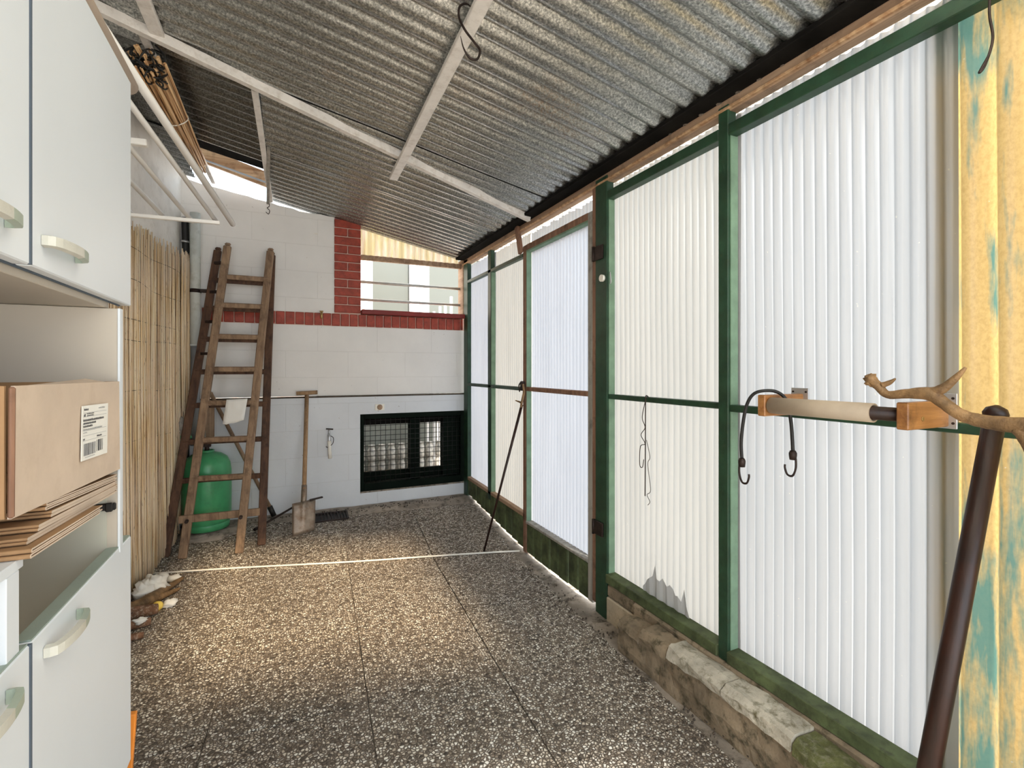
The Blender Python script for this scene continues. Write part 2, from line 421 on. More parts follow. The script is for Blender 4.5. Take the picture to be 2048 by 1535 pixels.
for ci in range(-2, 3):
    for ri in range(-7, 4):
        p0 = P0 + PW * ci + .003; p1 = p0 + PW - .006; q0 = Q0 + PW * ri + .003; q1 = q0 + PW - .006
        if ri == 3: q1 = min(q1, 4.42)
        c = ex * (p0 + p1) / 2 + ey * (q0 + q1) / 2
        dz = random.uniform(-.0015, .0015); tl = random.uniform(-.002, .002)
        n = 6; vs = []; fs = []
        for j in range(n + 1):
            for i in range(n + 1):
                q = ex * (p0 + (p1 - p0) * i / n) + ey * (q0 + (q1 - q0) * j / n)
                ed = -.003 if i in (0, n) or j in (0, n) else 0
                vs.append((q.x, q.y, fz(q.x, q.y) + dz + tl * (i / n - .5) + ed))
        T = len(vs)
        vs += [(v[0], v[1], v[2] - .03) for v in vs]
        for j in range(n):
            for i in range(n):
                k = j * (n + 1) + i; fs.append((k, k + 1, k + n + 2, k + n + 1))
        for i in range(n):
            for (a, bb) in ((i, i + 1), (n * (n + 1) + i + 1, n * (n + 1) + i), ((i + 1) * (n + 1), i * (n + 1)), (i * (n + 1) + n, (i + 1) * (n + 1) + n)):
                fs.append((a, a + T, bb + T, bb))
        m = MB().add(vs, fs); m.build('paving_slab', 'pebble', fl)
# rough raised mortar under the gas bottle
b = MB(); b.blob((-.53, 4.44, -.035), .26, 3, .35, 26, 12, 4, (1, .65, .16)); b.build('mortar_patch', 'concrete', fl)
# dirt crumbs at the edges
b = MB()
for i in range(420):
    if random.random() < .6: x = 1.47 + random.gauss(0, .05) + .02; y = random.uniform(.3, 3.1); x = min(x, 1.58 if y > 2.0 else 1.50)
    else: x = random.uniform(-.3, 1.5); y = 4.56 - abs(random.gauss(0, .06))
    r = random.uniform(.002, .006)
    b.blob((x, y, fz(x, y) + r * .3), r, i, .4, 5, 4)
o = b.build('dirt_crumbs', 'dirt_shade', fl); o['kind'] = 'stuff'

# ---- back wall
wb = struct(empty('wall_back'), 'white painted block wall with brick band and brick pier')
def wallseg(x0, x1, z0, z1, mat, name='wall_panel', y0=4.66, y1=4.86):
    b = MB(); b.box(x0, x1, y0, y1, z0, z1); return b.build(name, mat, wb)
wallseg(-1.2, 1.75, 1.012, 1.64, 'wall_up')
# upper left part with a broken sloping top
b = MB(); N = 28; vs = []; fs = []
for i in range(N + 1):
    x = -1.2 + (1.6) * i / N
    zt = 2.75 - .165 * (x + .53) + .010 * noise.noise(Vector((x * 12, 0, 0)))
    if x > .15: zt += (x - .15) * .12
    vs += [(x, 4.66, 1.755), (x, 4.66, zt), (x, 4.86, zt + .01), (x, 4.86, 1.755)]
for i in range(N):
    k = i * 4
    fs += [(k, k + 4, k + 5, k + 1), (k + 1, k + 5, k + 6, k + 2), (k + 2, k + 6, k + 7, k + 3)]
b.add(vs, fs); b.build('wall_panel', 'wall_up', wb)
# lower part, set a little forward, around the cellar window
LY = 4.645
for (x0, x1, z0, z1) in ((-1.2, .624, -.15, 1.0), (.624, 1.75, .834, 1.0), (.624, 1.75, -.15, .105)):
    wallseg(x0, x1, z0, z1, 'wall_low', 'lower_wall_panel', LY)
b = MB(); b.box(-1.2, 1.64, LY - .006, 4.67, .996, 1.010, .002); part(b.build('shadow_line', 'dirt_shade', wb), 'thin dark strip painted as a shadow line across the wall')  # dark strip in place of a shadow line above the lower wall
# brick backing and bricks
wallseg(-.62, 1.64, 1.64, 1.755, 'mortar', 'mortar_bed', 4.664, 4.86)
wallseg(-1.2, -.62, 1.64, 1.755, 'wall_up')
b = MB(); b.box(.40, .632, 4.664, 4.86, 1.755, 2.56); b.build('mortar_bed', 'mortar', wb)
wb_first = None
def brick(x0, x1, z0, z1):
    b = MB(); j = random.uniform(-.002, .002)
    b.box(x0, x1, 4.648 + j, 4.68, z0, z1, .004); return b.build('brick', 'brick', wb)
x = -.614
while x < 1.62:
    wdt = .068 + random.uniform(-.003, .003); brick(x, min(x + wdt, 1.625), 1.645 + random.uniform(-.002, .002), 1.752); x += wdt + .0085
z = 1.766; row = 0
while z < 2.55:
    if row % 2 == 0: brick(.402, .630, z, z + .067)
    else: brick(.402, .511, z, z + .067); brick(.520, .630, z, z + .067)
    z += .0775; row += 1
b = MB(); b.box(.40, .632, 4.70, 4.80, 2.50, 2.66); part(b.build('sunlit_patch', 'pink_sunlit', wb), 'pink strip painted as sunlit brick above the pier')  # sunlight on the brick put into the pink colour
# flaking paint
b = MB(); b.add([(.215, 4.655, 2.455), (.255, 4.650, 2.45), (.275, 4.640, 2.50), (.262, 4.655, 2.465)], [(0, 1, 2, 3)]); part(b.build('paint_flake', 'whitep', wb), 'white curled paint flake')

# ---- upper window in the back wall
w1 = struct(empty('window_1', (.63, 4.66, 1.76)), 'open strip window with red sill, metal rails and view of a white window')
b = MB(); b.box(.633, 1.63, 4.60, 4.76, 1.757, 1.80, .004); part(b.build('window_sill', 'redsill', w1), 'red painted sill')
b = MB(); b.box(.633, 1.63, 4.70, 4.74, 2.275, 2.315, .004); b.build('lintel_board', 'wood_beam', w1)
for (za, r) in ((2.075, .014), (1.908, .013)):
    b = MB(); b.tube([(.60, 4.75, za), (1.66, 4.75, za)], r, 10); b.build('guard_rail', 'rail_g', w1)
b = MB(); b.box(1.625, 1.66, 4.66, 4.80, 1.76, 2.36); b.build('window_post', 'wood_beam', w1)
def corr(axis_pts, pitch, amp, fn, length_samples, per=8):
    pass
def corr_x(x0, x1, y, z0, ztop, pitch, amp, n_per=8):
    """corrugated sheet in the XZ plane (ribs vertical), top follows ztop(x)"""
    b = MB(); n = max(2, int((x1 - x0) / pitch * n_per)); vs = []; fs = []
    for i in range(n + 1):
        x = x0 + (x1 - x0) * i / n; yy = y + amp * math.sin(2 * math.pi * x / pitch)
        vs += [(x, yy, z0), (x, yy, ztop(x))]
    for i in range(n): fs.append((2 * i, 2 * i + 2, 2 * i + 3, 2 * i + 1))
    return b.add(vs, fs, True)
def corr_y(y0, y1, x, z0, z1, pitch, amp, n_per=8, wob=0, edge=0, rows=1):
    b = MB(); n = max(2, int((y1 - y0) / pitch * n_per)); vs = []; fs = []
    for j in range(rows + 1):
        for i in range(n + 1):
            y = y0 + (y1 - y0) * i / n; z = z0 + (z1 - z0) * j / rows
            xx = x + amp * math.sin(2 * math.pi * (y + .004 * math.sin(z * 2)) / pitch) + .35 * amp * math.sin(4 * math.pi * y / pitch + 1)
            if wob: xx += wob * noise.noise(Vector((y * 3, z * 1.2, 5)))
            if j == rows and edge: z += edge * noise.noise(Vector((y * 14, 0, 0)))
            vs.append((xx, y, z))
    for j in range(rows):
        for i in range(n):
            k = j * (n + 1) + i; fs.append((k, k + 1, k + n + 2, k + n + 1))
    return b.add(vs, fs, True)
corr_x(.635, 1.62, 4.78, 2.30, lambda x: min(2.64, roofz(x) + .022), .062, .012).build('fibreglass_sheet', 'sheet_old', w1)
corr_x(.635, 1.62, 4.69, 2.272, lambda x: 2.318, .062, .006).build('sheet_hem', 'wood_beam', w1)

# ---- cellar window low in the back wall
w2 = struct(empty('window_2', (.63, 4.66, .13)), 'low dark green cellar window behind wire mesh')
D = 4.80
b = MB(); b.box(.624, 1.64, LY, 4.90, .105, .118); part(b.build('window_sill', 'concrete', w2), 'dirty stone sill')
b = MB(); b.box(.624, .66, 4.655, D, .118, .834, .003); b.build('frame_side', 'green_dark', w2)
b = MB(); b.box(1.60, 1.64, 4.655, D, .118, .834, .003); b.build('frame_side', 'green_dark', w2)
b = MB(); b.box(.66, 1.60, 4.655, D, .785, .834, .003); b.build('frame_top', 'green_dark', w2)
b = MB(); b.box(.66, 1.60, 4.655, D, .118, .185, .003); b.build('frame_bottom', 'green_dark', w2)
b = MB(); b.box(1.10, 1.19, 4.69, D, .185, .785, .003); b.build('mullion', 'green_dark', w2)
b = MB(); b.box(1.43, 1.60, 4.69, D, .185, .785, .003); b.build('shutter_panel', 'green_dark', w2)
b = MB(); b.box(.66, 1.43, 4.76, D, .72, .785, .003); b.build('lintel_rail', 'soot_shade', w2)
b = MB(); b.box(.66, 1.43, 4.76, D, .185, .27, .003); b.build('casement_rail', 'green_dark', w2)
b = MB(); x = .672
while x < 1.60: b.tube([(x, 4.672, .185), (x, 4.672, .785)], .0028, 5); x += .047
z = .20
while z < .78: b.tube([(.66, 4.666, z), (1.60, 4.666, z)], .0028, 5); z += .0475
b.build('wire_mesh', 'black', w2)['kind'] = 'stuff'
cl = struct(empty('cellar', (1.1, 5.2, 0)), 'grey cellar room behind the mesh window')
b = MB(); b.box(.3, 2.0, 5.60, 5.64, -.1, 1.2); b.box(.26, .30, 4.87, 5.6, -.1, 1.2); b.box(2.0, 2.04, 4.87, 5.6, -.1, 1.2)
b.box(.3, 2.0, 4.87, 5.6, -.14, -.1); b.build('cellar_wall', 'grey_wall', cl)
b = MB(); b.box(.26, 2.04, 4.87, 5.05, 1.2, 1.25); b.build('cellar_ceiling', 'grey_wall', cl)
b = MB(); b.box(1.62, 1.66, 5.55, 5.60, .4, .95); b.box(1.75, 1.82, 5.55, 5.60, .4, .95); b.build('light_slit_frame', 'frame_w', cl)
sh = MB(); sh.box(.45, 1.95, 5.2, 5.5, .10, .13, .004)
thing(sh.build('cellar_shelf', 'wood_x'), 'low wooden shelf of jars inside the cellar', 'shelf')
jb = MB(); jb.lathe([(.0, 0), (.042, 0), (.045, .01), (.045, .10), (.032, .125), (.032, .14), (.036, .142), (.036, .155), (0, .157)], n=14)
first = None; k = 0
for rowz in (.13, .29):
    for i in range(12):
        if first is None: o = jb.build('glass_jar', 'jar'); first = o
        else: o = first.copy(); COL.objects.link(o)
        o.location = (.62 + i * .105 + random.uniform(-.006, .006), 5.3, rowz + .001)
        thing(o, ('pale glass jar in the lower row behind the mesh window' if rowz < .2 else 'pale glass jar in the upper row behind the mesh window'), 'jar', 'jars in the lower cellar row' if rowz < .2 else 'jars in the upper cellar row')

# small rusted plate above the cellar window
b = MB(); b.box(.757, .842, 4.636, 4.647, .866, .924, .002)
pl = b.build('wall_plate', 'whitep', None); thing(pl, 'small square rusty plate on wall above the mesh window', 'plate')
b = MB(); b.lathe([(0, 0), (.026, 0), (.022, .006), (0, .008)], n=14)
for i, v in enumerate(b.v): b.v[i] = (.80 + v[0], 4.636 - v[2], .895 + v[1])
b.build('rust_disc', M['wood_beam'], pl)

# ---- left wall
b = MB(); vs = []; 
for (y) in (-2.2, 4.9):
    x = wallx(y); vs += [(x, y, -.2), (x, y, 3.1), (x - .2, y, 3.1), (x - .2, y, -.2)]
b.add(vs, [(0, 4, 5, 1), (1, 5, 6, 2), (2, 6, 7, 3), (3, 7, 4, 0), (0, 1, 2, 3), (7, 6, 5, 4)])
struct(b.build('wall_left', 'plaster'), 'white plastered wall behind the reed mat')

# ---- roof
ce = struct(empty('ceiling', (0, 2, 2.5)), 'sloping galvanised corrugated roof on white bars')
def roof_sheet(x0, x1, y0, y1, mat, dz=0, name='roof_sheet', pitch=.094, amp=.020, ragged=0):
    b = MB(); n = int((y1 - y0) / pitch * 10); m = max(2, int((x1 - x0) / .25)); vs = []; fs = []
    for j in range(m + 1):
        for i in range(n + 1):
            y = y0 + (y1 - y0) * i / n
            ph = math.pi * y / pitch
            zz = amp - 2 * amp * abs(math.sin(ph)) ** .6
            x = x0 + (x1 - x0) * j / m
            if ragged and j == m: x += ragged * noise.noise(Vector((0, y * 9, 1)))
            z = roofz(x) + dz + zz + .006 * noise.noise(Vector((x * 1.5, y * 1.2, 0)))
            vs.append((x, y, z))
    for j in range(m):
        for i in range(n):
            k = j * (n + 1) + i; fs.append((k, k + 1, k + n + 2, k + n + 1))
    b.add(vs, fs, True); o = b.build(name, mat, ce); return o
roof_sheet(-.12, 1.765, 3.62, 4.80, 'galv', .018)
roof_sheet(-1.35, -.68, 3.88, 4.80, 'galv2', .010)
roof_sheet(-1.35, .42, 3.10, 4.60, 'galv2', .34)  # raised sheet added out of view to keep sun off the back wall
roof_sheet(-.12, 1.765, 2.80, 3.66, 'galv', -.004)
roof_sheet(-1.35, 1.765, 1.80, 2.90, 'galv', .004)
roof_sheet(-1.35, 1.765, .85, 1.84, 'galv', -.004)
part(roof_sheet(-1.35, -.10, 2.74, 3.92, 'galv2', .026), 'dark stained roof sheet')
part(roof_sheet(.14, 1.765, -.75, .89, 'sheet_sun_patch', .004, 'added_clear_sheet'), 'added translucent roof sheet that lets in the floor sun patch')  # made-up sheet out of view, sized to throw the sun patch
roof_sheet(-1.35, .18, -.75, .89, 'galv', .012)
roof_sheet(-1.35, 1.765, -1.7, -.71, 'galv', 0)
# stained board and sooty strips at the back left
b = MB(); b.bar((-.90, 4.55, 3.04), (-.13, 4.55, 2.832), .03, .12, (0, 0, 1), .003); part(b.build('fascia_board', 'wood_x', ce), 'water-stained plank under the roof edge')
b = MB(); b.bar((-.80, 4.00, 2.885), (-.13, 4.00, 2.748), .15, .012, (0, 0, 1), .002); part(b.build('dark_board', 'soot_shade', ce), 'blackened board at the roof hole')
b = MB(); b.bar((-.70, 4.48, 2.925), (-.13, 4.48, 2.785), .015, .012, (0, 0, 1), .002); b.build('metal_edge', 'pvc_dark', ce)
# white bars under the roof
b = MB(); p0 = Vector((-1.02, 2.60, roofz(-1.02) - .035)); p1 = Vector((1.60, 3.11, roofz(1.60) - .035))
b.bar(p0, p1, .006, .044, (0, 0, 1), .001); d = (p1 - p0).normalized(); s_ = d.cross(Vector((0, 0, 1))).normalized()
b.bar(p0 - s_ * .016 - Vector((0, 0, .021)), p1 - s_ * .016 - Vector((0, 0, .021)), .036, .006, (0, 0, 1), .001)
part(b.build('purlin', 'white', ce), 'long white angle bar crossing the roof')
b = MB(); b.bar((.585, .2, roofz(.585) - .078), (.638, 3.20, roofz(.638) - .078), .052, .024, (0, 0, 1), .003); part(b.build('joist', 'white', ce), 'white bar running toward the back wall')
b = MB(); b.bar((-.145, 2.84, roofz(-.145) - .035), (-.115, 4.655, roofz(-.115) - .035), .032, .022, (0, 0, 1), .002); b.build('lath', 'white', ce)
b = MB(); b.bar((-.555, 1.3, roofz(-.555) - .03), (-.531, 2.70, roofz(-.531) - .03), .055, .024, (0, 0, 1), .003); b.build('lath', 'white', ce)
b = MB(); b.bar((-.60, 2.72, roofz(-.6) - .03), (-.535, 4.655, roofz(-.535) - .03), .030, .022, (0, 0, 1), .002); b.build('lath', 'white', ce)
b = MB(); b.bar((-.10, 3.55, 2.70), (-.135, 4.60, 2.655), .022, .020, (0, 0, 1), .002); part(b.build('hanger_lath', 'wood_grey', ce), 'loose lath hanging below the roof')

# ---- right wall
wr = struct(empty('wall_right', (1.63, 2, 0)), 'green framed wall of translucent corrugated sheets')
XF = 1.63; XB = 1.67; XS = 1.684
def post(y0, y1, z0, z1, mat='green', name='post', x0=XF, x1=XB):
    b = MB(); b.box(x0, x1, y0, y1, z0, z1, .003); return b.build(name, mat, wr)
def pale(y0, z0, z1, dy=.004):
    b = MB(); b.box(XF + .004, XB + .004, y0 - dy, y0, z0, z1); return b.build('post_lit_side', 'green_lit', wr)  # thin skin; light on the post's near side put into its colour
post(4.53, 4.64, -.02, 2.345); 
post(3.93, 4.00, .10, 2.30)
post(2.225, 2.335, -.15, 2.335, x0=1.622)
post(1.408, 1.458, -.02, 2.325, x0=1.622)
pale(3.93, .16, 2.10); pale(2.225, .11, 2.20); pale(1.408, .11, 2.20)
post(.10, .15, -.1, 2.325)
# horizontal rails
def rail(y0, y1, z, h, mat='green', x0=XF, x1=XB, name='rail', z2=None):
    b = MB(); b.bar(((x0 + x1) / 2, y0, z), ((x0 + x1) / 2, y1, z if z2 is None else z2), x1 - x0, h, (0, 0, 1), .003); return b.build(name, mat, wr)
rail(3.30, 4.53, 2.115, .028); rail(1.458, 2.225, 2.220, .046, x0=1.622); rail(-1.2, 1.408, 2.220, .046, x0=1.622)
rail(3.30, 4.53, 1.100, .028); rail(1.458, 2.225, 1.098, .026, 'green'); rail(-1.2, 1.408, 1.092, .028, 'green')
rail(3.27, 4.53, .147, .030, 'wood_beam', z2=.175)
for (a, c) in ((1.458, 2.225), (-1.2, 1.408)):
    rail(a, c, .088, .048, 'green_olive', 1.612, 1.68, 'bottom_rail')
# timber top beam
b = MB(); b.bar((1.655, -1.7, 2.338), (1.655, 4.66, 2.33), .05, .072, (0, 0, 1), .004); b.build('top_beam', 'wood_beam', wr)
b = MB(); b.bar((1.640, -1.7, 2.312), (1.640, 4.66, 2.304), .045, .012, (0, 0, 1), .002); part(b.build('beam_batten', 'wood_x', wr), 'lighter batten under the beam')
b = MB(); b.bar((1.615, 3.365, 2.345), (1.615, 3.300, 2.13), .05, .024, (1, 0, 0), .002); part(b.build('brace', 'wood_door', wr), 'short brown brace under the beam')
b = MB(); b.bar((1.587, -1.7, 2.361), (1.587, 4.64, 2.355), .088, .022, (0, 0, 1), .003); part(b.build('eaves_shade_strip', 'soot_shade', wr), 'black strip painted as the shade between roof ribs and beam')  # dark closure for the shaded band under the roof, shade as colour
# sheets
def sheet(y0, y1, z0, z1, mat, x=XS, name='corrugated_sheet', **k):
    return corr_y(y0, y1, x, z0, z1, .0405, .0068, rows=10, wob=.006, **k).build(name, mat, wr)
sheet(3.95, 4.60, .14, 2.285, 'sheet_blue', edge=.01)
sheet(3.27, 4.02, .13, 2.285, 'sheet_cream', x=XS + .004, edge=.01)
sheet(2.30, 3.30, 2.12, 2.285, 'sheet_white', x=XS + .02, edge=.02)
part(sheet(1.40, 2.30, .09, 2.295, 'sheet_cream', edge=.015), 'creamy translucent sheet')
part(sheet(.695, 1.46, .09, 2.30, 'sheet_white', x=XS + .003, edge=.012), 'white translucent sheet')
part(corr_y(-1.2, .76, XS + .028, .0, 2.30, .078, .010, rows=10, wob=.012, edge=.01).build('corrugated_sheet', 'sheet_yellow', wr), 'yellowed fibreglass sheet with green stains')
# grey patch at the second sheet's foot, painted as the shaded layer behind a hole
b = MB(); n = 18; vs = []; fs = []
tops = [.02, .045, .07, .085, .10, .16, .10, .095, .115, .10, .09, .105, .09, .07, .075, .055, .12, .05, .01]
for i in range(n + 1):
    y = 1.98 - .32 * i / n; x = 1.672 + .004 * math.sin(i * 1.7)
    vs += [(x, y, .110), (x - .004, y, .112 + tops[i])]
for i in range(n): fs.append((2 * i, 2 * i + 2, 2 * i + 3, 2 * i + 1))
b.add(vs, fs); part(b.build('torn_hole_patch', 'sheet_shaded', wr), 'grey patch painted as the shaded layer behind a torn hole in a sheet')
# boards at the foot of the far bay (each one a board)
def boards(y0, y1, parent, ztop, x=1.635):
    n = round((y1 - y0) / .112); wv = (y1 - y0) / n
    for i in range(n):
        a = y0 + i * wv + .004; c = a + wv - .008; mid = (a + c) / 2
        b = MB(); b.box(x + random.uniform(-.002, .002), x + .022, a, c, fz(1.6, mid) + .014 + random.uniform(-.003, .003), ztop(mid), .007)
        b.build('board', 'green_olive', parent)
boards(3.29, 4.53, wr, lambda y: .135 + (y - 3.29) / 1.24 * .03)
# low plinth under the near bays
b = MB(); b.box(1.605, 1.76, -1.5, 1.985, -.2, .062, .01); o = b.build('plinth', 'kerb', wr)
b = MB(); b.box(1.615, 1.76, 1.99, 2.222, -.2, -.012, .006); part(b.build('concrete_block', 'block', wr), 'beige concrete block beside the post')
b = MB(); b.box(1.618, 1.76, 1.985, 2.222, -.012, .062, .012); b.build('mortar_ledge', 'kerb', wr)

# ---- kerb of rough stones inside the wall
kb = struct(empty('trim_1', (1.55, .5, -.13)), 'rough weathered kerb along the foot of the wall')
def kerb_mesh(y0, y1, dz, seed, prof, gap=.0):
    b = MB(); n = max(3, int((y1 - y0) / .022)); vs = []; fs = []
    for i in range(n + 1):
        y = y0 + (y1 - y0) * i / n
        xi = 1.497 - .04 * max(0, 1.2 - y)
        for j, (px, pz) in enumerate(prof):
            nn = noise.noise(Vector((y * 4, j * .7, 2))); n2 = noise.noise(Vector((y * 17, j * 1.1, seed + 4))); n3 = noise.noise(Vector((y * 45, j * 2.1, 9)))
            top = pz > -.1
            vs.append((xi + px + .012 * nn + .007 * n2 + .003 * n3, y + (.004 * n2 if 0 < i < n else 0), pz + ((dz + .008 * nn + .006 * n2 + .002 * n3) if top else 0)))
    K = len(prof)
    for i in range(n):
        for j in range(K):
            k = i * K; fs.append((k + j, k + (j + 1) % K, k + K + (j + 1) % K, k + K + j))
    fs.append(tuple(range(K))); fs.append(tuple(n * K + j for j in range(K))[::-1])
    return b.add(vs, fs, False)
BODY = [(0, -.145), (-.004, -.10), (-.003, -.06), (.002, -.02), (.004, .012), (.06, .016), (.125, .012), (.135, -.145)]
COPE = [(-.006, .006), (-.008, .024), (.000, .044), (.016, .054), (.05, .057), (.09, .054), (.125, .046), (.13, .008), (.06, .004)]
fix_normals(kerb_mesh(-1.4, 1.955, 0, 1, BODY).build('kerb_body', 'kerb', kb))
segs = [(1.80, 1.95, -.035, 1, 'kerb'), (1.625, 1.792, -.012, 2, 'kerb'), (1.33, 1.618, .0, 2, 'kerbtop'), (1.045, 1.324, .002, 3, 'kerbtop'), (.84, 1.04, -.008, 4, 'moss'), (.60, .835, -.008, 5, 'kerb'), (.1, .592, -.01, 6, 'kerb'), (-1.4, .092, -.01, 8, 'kerb')]
for (a, c, dz, sd_, mt) in segs:
    fix_normals(kerb_mesh(a, c, dz, sd_, COPE).build('coping_stone', mt, kb))

# ---- door leaf
dr = struct(empty('door_1', (1.65, 2.35, -.13)), 'green framed door glazed with corrugated sheet')
b = MB(); b.box(XF, 1.672, 3.246, 3.294, -.125, 2.18, .003); b.build('stile', 'wood_door', dr)
b = MB(); b.box(1.634, 1.676, 3.240, 3.2455, .11, 2.13); b.build('stile_lit_side', 'green_lit', dr)  # lit side face of the stile painted in paler green
b = MB(); b.box(XF, 1.672, 2.377, 2.425, -.12, 2.18, .003); b.build('stile', 'wood_grey', dr)
b = MB(); b.box(1.626, 1.668, 2.338, 2.372, -.10, 2.31, .003); b.build('hinge_batten', 'wood_door', dr)
b = MB(); b.box(XF, 1.672, 2.425, 3.246, 2.140, 2.182, .003); b.build('top_rail', 'wood_door', dr)
b = MB(); b.box(1.634, 1.676, 2.425, 3.246, 2.128, 2.1395); b.build('top_rail_lit_side', 'green_lit', dr)  # lit underside of the rail painted in paler green
b = MB(); b.box(1.626, 1.672, 2.425, 3.246, 1.088, 1.118, .003); b.build('middle_rail', 'wood_door', dr)
b = MB(); b.box(1.628, 1.684, 2.425, 3.246, .098, .116, .003); b.build('bottom_rail', 'wood_grey', dr)
corr_y(2.42, 3.25, XS - .002, .10, 2.15, .0405, .0060, rows=10, wob=.004).build('corrugated_sheet', 'sheet_blue', dr)
boards(2.425, 3.246, dr, lambda y: .098)
for z in (1.914, .343):
    b = MB(); b.box(1.612, 1.626, 2.255, 2.345, z - .04, z + .04, .003); b.tube([(1.612, 2.342, z - .042), (1.612, 2.342, z + .042)], .008, 8)
    b.build('hinge', 'iron', dr)
b = MB(); b.box(1.60, 1.628, 3.255, 3.285, 1.09, 1.16, .003); b.tube(catmull([(1.61, 3.27, 1.16), (1.595, 3.29, 1.13), (1.60, 3.29, 1.08)]), .005, 8); b.build('latch', 'iron', dr)

# ---- neighbouring house seen through the upper window
nb = thing(empty('house_window', (1.3, 5.7, 1.7)), 'white framed window of the cream house beyond the brick pier', 'window')
Y0 = 5.72
b = MB(); b.box(.2, .81, Y0, Y0 + .1, -.16, 3.1); b.box(.81, 3.2, Y0, Y0 + .1, -.16, 1.66); b.box(.81, 3.2, Y0, Y0 + .1, 2.62, 3.1); b.box(2.6, 3.2, Y0, Y0 + .1, 1.66, 2.62)
b.build('facade', 'facade', nb)
for (x0, x1) in ((.81, .90), (1.33, 1.44), (1.45, 1.56), (2.52, 2.6)):
    b = MB(); b.box(x0, x1, Y0 - .04, Y0 + .05, 1.66, 2.62, .004); b.build('frame_stile', 'frame_w', nb)
b = MB(); b.box(.81, 2.6, Y0 - .04, Y0 + .05, 1.62, 1.69, .004); b.build('frame_rail', 'frame_w', nb)
for (x0, x1) in ((.90, 1.33), (1.56, 2.52)):
    b = MB(); b.box(x0, x1, Y0 + .02, Y0 + .03, 1.69, 2.62); b.build('pane', 'glass_dark', nb)
b = MB(); b.box(-6, 12, 7.2, 7.4, -.15, 3.4); struct(b.build('wall_outside', 'facade'), 'pale wall of the house behind the lean-to')
for i, (x, h, lab) in enumerate(((1.43, .05, 'shortest'), (1.50, .10, 'second shortest'), (1.57, .16, 'middle'), (1.63, .19, 'second tallest'), (1.70, .28, 'tallest'))):  # white bars added for the reflection lines in the window glass
    b = MB(); b.box(x, x + .026, 5.30, 5.32, .0, 1.80 + h, .003)
    v = b.v
    thing(b.build('reflection_bar', 'frame_w'), lab + ' of the five thin white reflection bars outside the strip window', 'reflection_bar', 'reflection bars outside the strip window')

# ================================================================== OBJECTS
# ---- kitchen units on the left
XC = -.30
def pull(yc, zc, parent):
    """bow handle: one swept strip, ivory for the first part, green for the rest (child grip)"""
    L = .058; path = [(XC + .0005, -1.0), (XC + .007, -1.0), (XC + .012, -.97)]
    path += [(XC + .014 + .007 * (1 - (t / 8 - 1) ** 2), t / 8 - 1 + .06 * (1 - t / 8)) for t in range(1, 16)]
    path += [(XC + .012, .97), (XC + .007, 1.0), (XC + .0005, 1.0)]
    path = [(x, yc + u * L) for x, u in path]; N = len(path); cut = 12
    def strip(a, c, name, mat, par):
        vs = []; fs = []
        for i in range(a, c + 1):
            p = Vector(path[i]); q0 = Vector(path[max(i - 1, 0)]); q1 = Vector(path[min(i + 1, N - 1)])
            t = (q1 - q0).normalized(); n = Vector((t.y, -t.x)) * .0038; hh = .0085
            for (sgn, z) in ((-1, -hh), (1, -hh + .002), (1, hh - .002), (-1, hh)): vs.append((p.x + n.x * sgn, p.y + n.y * sgn, zc + z))
        m = c - a
        for i in range(m):
            k = i * 4
            for q in range(4): fs.append((k + q, k + (q + 1) % 4, k + 4 + (q + 1) % 4, k + 4 + q))
        fs += [(0, 1, 2, 3), (m * 4 + 3, m * 4 + 2, m * 4 + 1, m * 4)]
        o = fix_normals(MB().add(vs, fs).build(name, mat)); o.parent = par; return o
    h = part(strip(0, cut, 'handle', 'pull', parent), 'ivory bow handle')
    strip(cut, N - 1, 'handle_end', 'pull_g', parent)
    return h
def cabinet(name, loc, label): return thing(empty(name, loc), label, 'cabinet')
YF = 1.225; YD = 1.287
up = cabinet('wall_cabinet', (-.55, .85, 1.37), 'white laminate upper cabinet with two doors above the cardboard box')
XBK = -.84
b = MB(); b.box(XBK, XC - .022, -.10, YF, 1.372, 1.388, .001); b.build('bottom_panel', 'cab_in', up)
b = MB(); b.box(XBK, XC - .022, -.10, YF, 1.845, 1.861, .001); b.build('top_panel', 'cab', up)
b = MB(); b.box(XBK, XC - .022, YF - .016, YF, 1.388, 1.845, .001); b.build('side_panel', 'cab', up)
b = MB(); b.box(XBK, XC - .022, -.10, -.084, 1.388, 1.845, .001); b.build('side_panel', 'cab', up)
b = MB(); b.box(XBK - .01, XBK, -.10, YF, 1.372, 1.861); b.build('back_panel', 'cab', up)
b = MB(); b.box(XC - .021, XC - .018, -.1, YD - .004, 1.383, 1.388); part(b.build('edge_strip', 'cab_seam', up), 'grey edging strip')
for (y0, y1, hy) in ((.839, YD, .926), (.385, .833, .715), (-.10, .379, .1)):
    b = MB(); b.box(XC - .018, XC, y0, y1, 1.385, 1.863, .002); dd = b.build('door', 'cab', up); pull(hy, 1.425, dd)
b = MB(); b.box(XC - .016, XC + .0006, .8332, .8388, 1.386, 1.862); part(b.build('gap_strip', 'cab_seam', up), 'blue grey strip filling the gap between the doors')  # filler strip, coloured so the door gap reads dark
